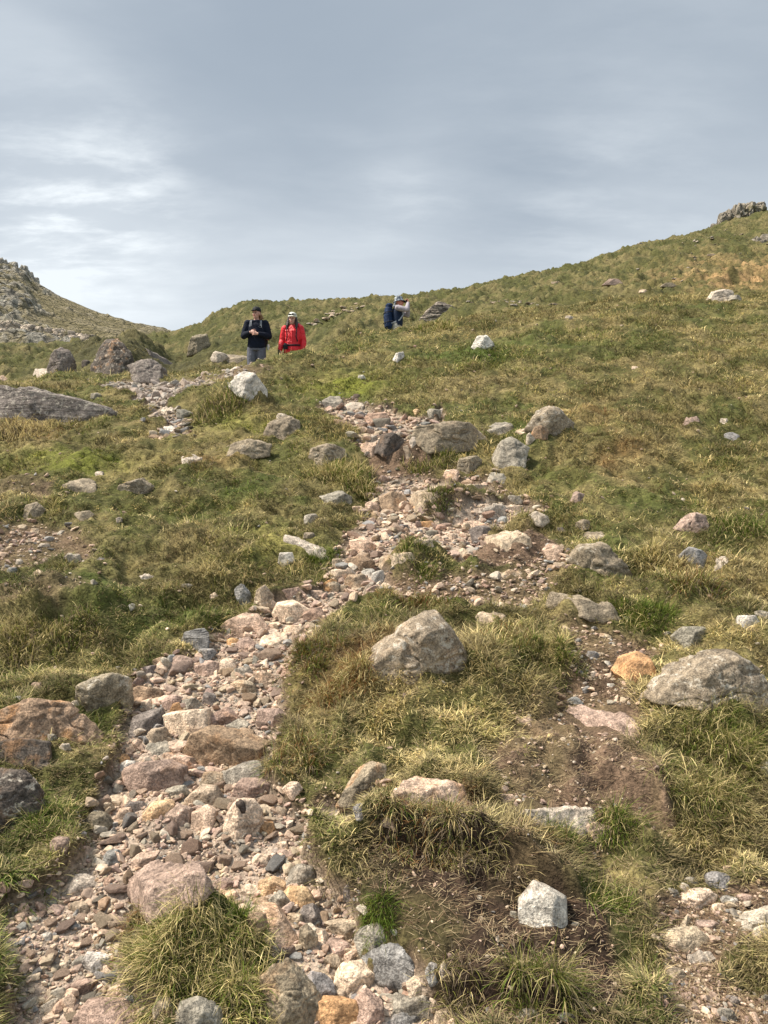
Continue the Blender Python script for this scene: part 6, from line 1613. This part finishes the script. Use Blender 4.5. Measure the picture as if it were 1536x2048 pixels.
# ---------------- hiker 1: black hoodie, grey trousers, black cap, hands together
def hiker_hoodie():
    B = Parts(); H = 1.72
    q = head_parts(B, (0, -.01, 1.575), -.42, .0)
    B.tube([(0, .02, 1.38), (0, .008, 1.46), (0, 0, 1.53)], [.062, .054, .052])
    tors = [((0, .01, .90), (.155, .105)), ((0, 0, 1.02), (.135, .095)), ((0, 0, 1.18), (.155, .105)), ((0, .01, 1.32), (.165, .105)), ((0, .015, 1.42), (.13, .075)), ((0, .015, 1.455), (.07, .055))]
    B.tube([t[0] for t in tors], [t[1] for t in tors], 20)
    SH = {-1: (-.175, .01, 1.385), 1: (.175, .01, 1.385)}; EL = {-1: (-.255, -.005, 1.125), 1: (.25, -.0, 1.125)}; WR = {-1: (-.105, -.215, 1.155), 1: (.050, -.225, 1.125)}
    for s in (-1, 1):
        B.limb(SH[s], EL[s], WR[s], .050, .040, .028)
        hand(B, WR[s], (-s * .8, -.25, .05), (-.0, .9, -.2), 1, .9, -s)
        B.limb((s * .09, .01, .90), (s * .10, -.01, .49), (s * .10, .02, .09), .085, .055, .038)
        B.tube([(s * .10, .05, .04), (s * .10, -.05, .035), (s * .10, -.16, .025)], [(.035, .035), (.042, .03), (.032, .02)], 10)
    body = B.build('person', M_SKIN, None, .007, 2)
    face_bits(q, body)
    T = Parts()
    tors = [((0, .005, .875), (.178, .128)), ((0, 0, .93), (.184, .135)), ((0, 0, 1.05), (.172, .13)), ((0, 0, 1.20), (.182, .137)), ((0, .01, 1.32), (.192, .135)), ((0, .015, 1.405), (.155, .105)), ((0, .015, 1.45), (.085, .075))]
    T.tube([t[0] for t in tors], [t[1] for t in tors], 24)
    for s in (-1, 1):
        w = np.array(WR[s]); e = np.array(EL[s])
        T.limb(SH[s], EL[s], tuple(w + (e - w) * .10), .078, .066, .047)
    T.tube([(-.11, .0, 1.43), (-.08, .08, 1.45), (0, .115, 1.46), (.08, .08, 1.45), (.11, .0, 1.43), (.07, -.07, 1.40), (-.07, -.07, 1.40), (-.11, 0, 1.43)], [.034] * 8, 10, (0, 0, 1))
    T.ball((.035, .12, 1.42), (.12, .06, .08))
    T.build('hoodie', M_NAVY, body, .009, 5)
    L = Parts()
    L.tube([(0, .01, 1.0), (0, .01, .90), (0, .01, .82)], [(.158, .118), (.172, .125), (.165, .120)], 20)
    for s in (-1, 1):
        L.limb((s * .092, .01, .86), (s * .105, -.01, .49), (s * .105, .02, .12), .100, .078, .066)
    L.build('trousers', M_TROU, body, .009, 4)
    for s in (-1, 1):
        S = Parts(); S.tube([(s * .10, .075, .05), (s * .10, -.02, .055), (s * .10, -.10, .045), (s * .10, -.18, .03)], [(.045, .05), (.05, .045), (.048, .036), (.035, .022)], 12)
        S.build('boot', M_BLK, body, .008, 2)
    c = (0, -.01, 1.575)
    cap = rings('cap', c, [(.085, .101, .040, .010), (.087, .103, .065, .010), (.084, .100, .095, .012), (.070, .086, .125, .015), (.042, .052, .143, .015), (.012, .014, .149, .015)], M_BLK, body, -.42)
    Bm = Parts()
    pts = [np.array(c) + rot((x, y, z), -.42) for x, y, z in [(0, -.085, .052), (0, -.13, .048), (0, -.165, .036)]]
    Bm.tube(pts, [(.072, .007), (.068, .006), (.045, .005)], 14, tuple(rot((1, 0, 0), -.42)))
    Bm.build('cap_brim', M_BLK, cap, .005, 2)
    Hh = Parts()
    for x, y, z, r in [(.072, .02, .02, .022), (.080, .03, -.03, .026), (.084, .05, -.08, .027), (.078, .06, -.125, .024), (-.066, .05, -.0, .02), (-.06, .06, -.06, .02), (0, .085, 0, .05), (.03, .085, -.06, .045), (.05, .075, -.11, .035)]:
        Hh.ball(np.array(c) + rot((x, y, z), -.42), (r, r, r * 1.5))
    Hh.tube([np.array(c) + rot(p, -.42) for p in [(.06, .06, 0), (.10, .07, -.06), (.125, .075, -.10)]], [.022, .016, .008], 8)
    Hh.build('hair', M_BLOND, body, .006, 2)
    for s in (-1, 1):      # pale rucksack webbing, two strips over each shoulder
        for dx in (0, .022):
            S = Parts(); x = s * (.088 + dx)
            S.tube([(x, -.088, 1.425), (x * 1.02, -.130, 1.37), (x * 1.05, -.146, 1.30 - dx)], [(.0065, .0035)] * 3, 8)
            S.build('webbing', M_STRAP, body, .003, 1)
    S = Parts()
    for i in range(7): S.tube([(.045 + i * .014, -.148 + i * .001, 1.285 - i * .004), (.052 + i * .014, -.148 + i * .001, 1.288 - i * .004 + .004 * (i % 2))], [.0035, .0035], 6)
    S.build('chest_lettering', M_STRAP, body, .0025, 0)
    tag(body, 'person in black cap and black hoodie with grey trousers, hands held together, looking left', 'person')
    place(body, 513, 614, 15.0, H, .06)
    # rucksack on the back
    K = Parts(); K.tube([(.03, .22, .92), (.04, .24, 1.05), (.04, .25, 1.25), (.03, .22, 1.42)], [(.13, .08), (.17, .12), (.17, .12), (.10, .07)], 20)
    pack = K.build('rucksack', M_BLK, None, .010, 4)
    A = Parts(); A.tube([(.20, .20, 1.10), (.225, .20, 1.18), (.215, .20, 1.25)], [.03, .045, .035], 12); A.build('pink_jacket_roll', M_PINK, pack, .007, 3)
    A = Parts(); A.tube([(.215, .16, .88), (.22, .16, .95), (.215, .16, 1.0)], [.026, .036, .028], 12); A.build('white_bottle', M_WHITE, pack, .006, 2)
    tag(pack, 'black rucksack with a pink roll and white bottle on the back of the black-hoodie hiker', 'rucksack')
    pack.location = body.location; pack.rotation_euler = body.rotation_euler
hiker_hoodie()

# ---------------- hiker 2: red jacket, white hat with dark glasses on it, long dark hair
def hiker_red():
    B = Parts(); H = 1.66
    hc = (0, -.02, 1.50)
    q = head_parts(B, hc, -.12, .1)
    B.tube([(0, .02, 1.31), (0, .005, 1.39), (0, 0, 1.46)], [.058, .05, .048])
    tors = [((0, .01, .86), (.155, .105)), ((0, 0, .98), (.13, .092)), ((0, 0, 1.12), (.145, .1)), ((0, .01, 1.26), (.155, .1)), ((0, .015, 1.35), (.12, .07)), ((0, .015, 1.385), (.065, .05))]
    B.tube([t[0] for t in tors], [t[1] for t in tors], 20)
    SH = {-1: (-.16, .01, 1.315), 1: (.165, .01, 1.325)}; EL = {-1: (-.215, .02, 1.065), 1: (.225, .03, 1.07)}; WR = {-1: (-.245, -.075, .86), 1: (.215, -.04, .84)}
    for s in (-1, 1):
        B.limb(SH[s], EL[s], WR[s], .047, .038, .027)
        hand(B, WR[s], (s * -.05, -.25, -.9), (-s, 0, 0), 1, 1.2, 1)
        B.limb((s * .09, .01, .86), (s * .10, -.02, .47), (s * .10, .02, .09), .085, .055, .038)
        B.tube([(s * .10, .05, .04), (s * .10, -.05, .035), (s * .10, -.16, .025)], [(.035, .035), (.042, .03), (.032, .02)], 10)
    body = B.build('person', M_SKIN, None, .007, 2)
    face_bits(q, body)
    T = Parts()
    tors = [((0, .005, .80), (.180, .128)), ((0, 0, .90), (.176, .130)), ((0, 0, 1.00), (.150, .118)), ((0, 0, 1.13), (.165, .127)), ((0, .01, 1.25), (.175, .125)), ((0, .015, 1.335), (.145, .098)), ((0, .012, 1.385), (.080, .072)), ((0, -.0, 1.41), (.066, .066))]
    T.tube([t[0] for t in tors], [t[1] for t in tors], 24)
    for s in (-1, 1):
        w = np.array(WR[s]); e = np.array(EL[s])
        T.limb(SH[s], EL[s], tuple(w + (e - w) * .06), .072, .062, .047)
    T.ball((.10, .09, 1.40), (.07, .06, .05))
    T.tube([(0, -.128, 1.36), (0, -.138, 1.2), (0, -.128, 1.0), (0, -.138, .84)], [(.006, .006)] * 4, 8)
    T.build('jacket', M_RED, body, .008, 3)
    for s, x in ((-1, -.11), (1, .105)):
        S = Parts(); S.tube([(x, -.078, 1.375), (x * .95, -.125, 1.27), (x * .85, -.130, 1.12), (x * 1.1, -.10, 1.03)], [(.013, .006)] * 4, 8); S.build('shoulder_strap', M_BLK, body, .005, 1)
    S = Parts(); S.tube([(-.165, -.06, .965), (-.09, -.118, .955), (0, -.133, .95), (.09, -.118, .955), (.165, -.06, .965)], [(.020, .009)] * 5, 8, (0, 0, 1)); S.build('waist_belt', M_BLK, body, .006, 1)
    S = Parts(); S.tube([(-.125, -.135, .86), (-.13, -.14, .93), (-.12, -.13, .985)], [(.045, .035), (.055, .042), (.035, .028)], 12); S.build('belt_pouch', M_BLK, body, .007, 2)
    L = Parts()
    L.tube([(0, .01, .95), (0, .01, .86), (0, .01, .78)], [(.150, .112), (.165, .120), (.155, .115)], 20)
    for s in (-1, 1): L.limb((s * .09, .01, .82), (s * .10, -.02, .47), (s * .105, .02, .12), .095, .072, .06)
    L.build('trousers', M_BLK, body, .010, 4)
    for s in (-1, 1):
        S = Parts(); S.tube([(s * .10, .075, .05), (s * .10, -.02, .055), (s * .10, -.10, .045), (s * .10, -.18, .03)], [(.045, .05), (.05, .045), (.048, .036), (.035, .022)], 12)
        S.build('boot', M_BLK, body, .008, 2)
    Hh = Parts(); hcn = np.array(hc)
    for s in (-1, 1):
        Hh.tube([hcn + rot(p, -.12) for p in [(s * .070, .0, .045), (s * .082, -.005, -.02), (s * .092, -.02, -.09), (s * .098, -.055, -.16), (s * .085, -.085, -.205)]], [.026, .030, .034, .028, .012], 10)
    Hh.ball(hcn + np.array((0, .05, 0)), (.075, .06, .11))
    Hh.build('hair', M_DKHAIR, body, .007, 2)
    cap = rings('cap', hc, [(.090, .104, .035, .012), (.091, .105, .060, .012), (.086, .100, .095, .014), (.072, .084, .128, .015), (.040, .048, .148, .015), (.010, .012, .153, .015)], M_WHITE, body, -.12)
    Bm = Parts(); pts = [hcn + rot(p, -.12) for p in [(0, -.085, .050), (0, -.128, .046), (0, -.160, .030)]]
    Bm.tube(pts, [(.074, .007), (.070, .006), (.046, .005)], 14, tuple(rot((1, 0, 0), -.12))); Bm.build('cap_brim', M_WHITE, cap, .005, 2)
    N = Parts()
    for s in (-1, 1): N.tube([hcn + rot(p, -.12) for p in [(s * .088, .03, .05), (s * .100, .02, -.02), (s * .108, .0, -.08)]], [(.006, .035), (.006, .03), (.005, .015)], 8, (1, 0, 0))
    N.build('neck_flap', M_STRAP, cap, .005, 1)
    tag(body, 'person in a bright red waterproof jacket and white cap, long dark hair, arms down', 'person')
    place(body, 585, 624, 15.2, H, .0)
    Gs = Parts()
    for s in (-1, 1): Gs.ball(hcn + rot((s * .032, -.098, .082), -.12), (.029, .010, .020))
    Gs.tube([hcn + rot((-.088, -.03, .085), -.12), hcn + rot((-.055, -.088, .086), -.12), hcn + rot((0, -.104, .088), -.12), hcn + rot((.055, -.088, .086), -.12), hcn + rot((.088, -.03, .085), -.12)], [.005] * 5, 8, (0, 0, 1))
    g = Gs.build('sunglasses', M_GLASS, None, .004, 1); g.location = body.location
    tag(g, 'dark sunglasses pushed up on the front of the white cap', 'sunglasses')
    K = Parts(); K.tube([(.03, .20, .88), (.05, .22, 1.0), (.05, .23, 1.25), (.05, .22, 1.42), (.05, .20, 1.50)], [(.13, .08), (.165, .11), (.165, .11), (.12, .09), (.06, .05)], 20)
    pack = K.build('rucksack', cloth('purple_grey_pack_fabric', (.030, .026, .045), .7), None, .010, 4)
    A = Parts(); A.tube([(.225, .19, 1.02), (.235, .19, 1.10), (.23, .19, 1.16)], [.018, .025, .018], 12); A.build('side_bottle', M_WHITE, pack, .005, 2)
    pack.location = body.location
    tag(pack, 'dark purple-grey rucksack showing behind the red jacket', 'rucksack')
    W = Parts(); W.tube([(-.262, -.115, .78), (-.262, -.118, .86)], [.017, .019], 10); W.tube([(-.262, -.115, .80), (-.30, -.25, .0)], [.008, .006], 8)
    wp = W.build('walking_pole', M_BLK, None, .005, 0); wp.location = body.location
    tag(wp, 'walking pole with black grip in the right hand of the red-jacket hiker', 'walking pole')
hiker_red()

# ---------------- hiker 3: bucket hat, navy vest, grey sleeves, binoculars raised, blue rucksack; faces right
def hiker_binoculars():
    B = Parts(); H = 1.74
    hc = (0, -.05, 1.58)
    q = head_parts(B, hc, 0, .0)
    B.tube([(0, .02, 1.38), (0, -.01, 1.46), (0, -.02, 1.53)], [.062, .056, .054])
    tors = [((0, .01, .90), (.155, .11)), ((0, 0, 1.02), (.145, .10)), ((0, 0, 1.18), (.16, .11)), ((0, .01, 1.32), (.17, .11)), ((0, .015, 1.42), (.13, .075)), ((0, .015, 1.455), (.07, .055))]
    B.tube([t[0] for t in tors], [t[1] for t in tors], 20)
    SH = {-1: (-.18, .0, 1.385), 1: (.18, .0, 1.385)}; EL = {-1: (-.225, -.235, 1.33), 1: (.225, -.265, 1.30)}; WR = {-1: (-.085, -.270, 1.545), 1: (.085, -.275, 1.545)}
    for s in (-1, 1):
        B.limb(SH[s], EL[s], WR[s], .050, .040, .028)
        hand(B, WR[s], (-s * .25, .05, .9), (0.1 * s, 1, 0), 1, 1.1, s)
        B.limb((s * .09, .01, .90), (s * .10, -.01, .49), (s * .10, .02, .09), .085, .055, .038)
        B.tube([(s * .10, .05, .04), (s * .10, -.05, .035), (s * .10, -.16, .025)], [(.035, .035), (.042, .03), (.032, .02)], 10)
    body = B.build('person', cloth('ruddy_skin', (.50, .22, .15), .55, 20, .05, .4), None, .007, 2)
    face_bits(q, body)
    S = Parts()
    for s in (-1, 1):
        w = np.array(WR[s]); e = np.array(EL[s]); S.limb(SH[s], EL[s], tuple(w + (e - w) * .10), .074, .062, .044)
    S.tube([(0, .01, 1.25), (0, .015, 1.38), (0, .01, 1.46)], [(.175, .118), (.15, .095), (.07, .065)], 20)
    S.build('shirt', M_GREYSH, body, .009, 3)
    V = Parts()
    tors = [((0, .005, .94), (.175, .138)), ((0, 0, 1.05), (.172, .138)), ((0, 0, 1.20), (.180, .142)), ((0, .01, 1.32), (.182, .138)), ((0, .015, 1.40), (.135, .112)), ((0, .012, 1.46), (.080, .080))]
    V.tube([t[0] for t in tors], [t[1] for t in tors], 24); V.build('vest', M_NAVY2, body, .009, 3)
    L = Parts(); L.tube([(0, .01, 1.04), (0, .01, .92), (0, .01, .82)], [(.170, .135), (.178, .142), (.165, .130)], 20)
    for s in (-1, 1): L.limb((s * .092, .01, .86), (s * .105, -.01, .49), (s * .105, .02, .12), .100, .078, .066)
    L.build('trousers', M_LEG, body, .010, 4)
    for s in (-1, 1):
        T = Parts(); T.tube([(s * .10, .075, .05), (s * .10, -.02, .055), (s * .10, -.10, .045), (s * .10, -.18, .03)], [(.045, .05), (.05, .045), (.048, .036), (.035, .022)], 12); T.build('boot', M_BLK, body, .008, 2)
    hat = rings('bucket_hat', hc, [(.135, .165, .010, .005), (.100, .118, .048, .010), (.096, .112, .060, .010), (.090, .105, .105, .012), (.078, .092, .138, .012), (.040, .048, .150, .012), (.010, .012, .152, .012)], M_HAT, body, 0, 26, .006, True, -.12)
    Nf = Parts(); Nf.tube([(0, .055, 1.60), (0, .070, 1.53), (0, .085, 1.46)], [(.088, .03), (.095, .025), (.10, .014)], 16); Nf.build('neck_flap', M_HAT, hat, .007, 2)
    tag(body, 'person facing right in a camouflage bucket hat and navy vest, holding binoculars to the eyes', 'person')
    place(body, 795, 592, 19.0, H, R(90))
    Bn = Parts()
    for s in (-1, 1): Bn.tube([(s * .033, -.150, 1.594), (s * .034, -.20, 1.594), (s * .038, -.27, 1.594)], [.016, .020, .026], 14)
    Bn.tube([(-.03, -.20, 1.594), (.03, -.20, 1.594)], [.014, .014], 10, (0, 0, 1))
    b = Bn.build('binoculars', M_BLK, None, .005, 1)
    for s in (-1, 1):
        St = Parts(); St.tube([(s * .05, -.29, 1.60), (s * .06, -.40, 1.40), (s * .03, -.50, 1.18), (0, -.47, 1.155), (-s * .0, -.25, 1.125)], [(.006, .004)] * 5, 8); St.build('strap', M_BROWN, b, .004, 0)
    b.location = body.location; b.rotation_euler = body.rotation_euler
    tag(b, 'black binoculars with a hanging brown strap raised by the hiker in the bucket hat', 'binoculars')
    K = Parts(); K.tube([(0, .16, .86), (0, .215, .95), (0, .235, 1.2), (0, .225, 1.40), (0, .195, 1.50)], [(.12, .07), (.17, .12), (.17, .125), (.15, .105), (.09, .06)], 22)
    pack = K.build('rucksack', M_BLUE, None, .010, 3)
    A = Parts(); A.tube([(0, .20, 1.45), (0, .215, 1.51), (0, .215, 1.535)], [(.15, .10), (.145, .10), (.09, .06)], 16); A.build('top_lid', M_BLUE, pack, .010, 3)
    for z in (1.05, 1.30):
        A = Parts(); A.tube([(-.178, .11, z), (-.182, .21, z), (-.15, .315, z - .02), (0, .368, z - .02), (.15, .315, z - .02), (.182, .21, z), (.178, .11, z)], [(.012, .005)] * 7, 8, (0, 0, 1)); A.build('compression_strap', M_BLK, pack, .005, 0)
    A = Parts(); A.tube([(-.135, .13, 1.44), (-.150, -.02, 1.46), (-.152, -.135, 1.36), (-.150, -.145, 1.22), (-.168, -.05, 1.08), (-.150, .16, 1.0)], [(.006, .020)] * 6, 8); A.build('shoulder_strap', M_STRAP, pack, .006, 1)
    pack.location = body.location; pack.rotation_euler = body.rotation_euler
    tag(pack, 'tall blue rucksack on the back of the hiker in the bucket hat', 'rucksack')
M_NAVY2 = cloth('navy_vest', (.010, .020, .045), .8)
hiker_binoculars()
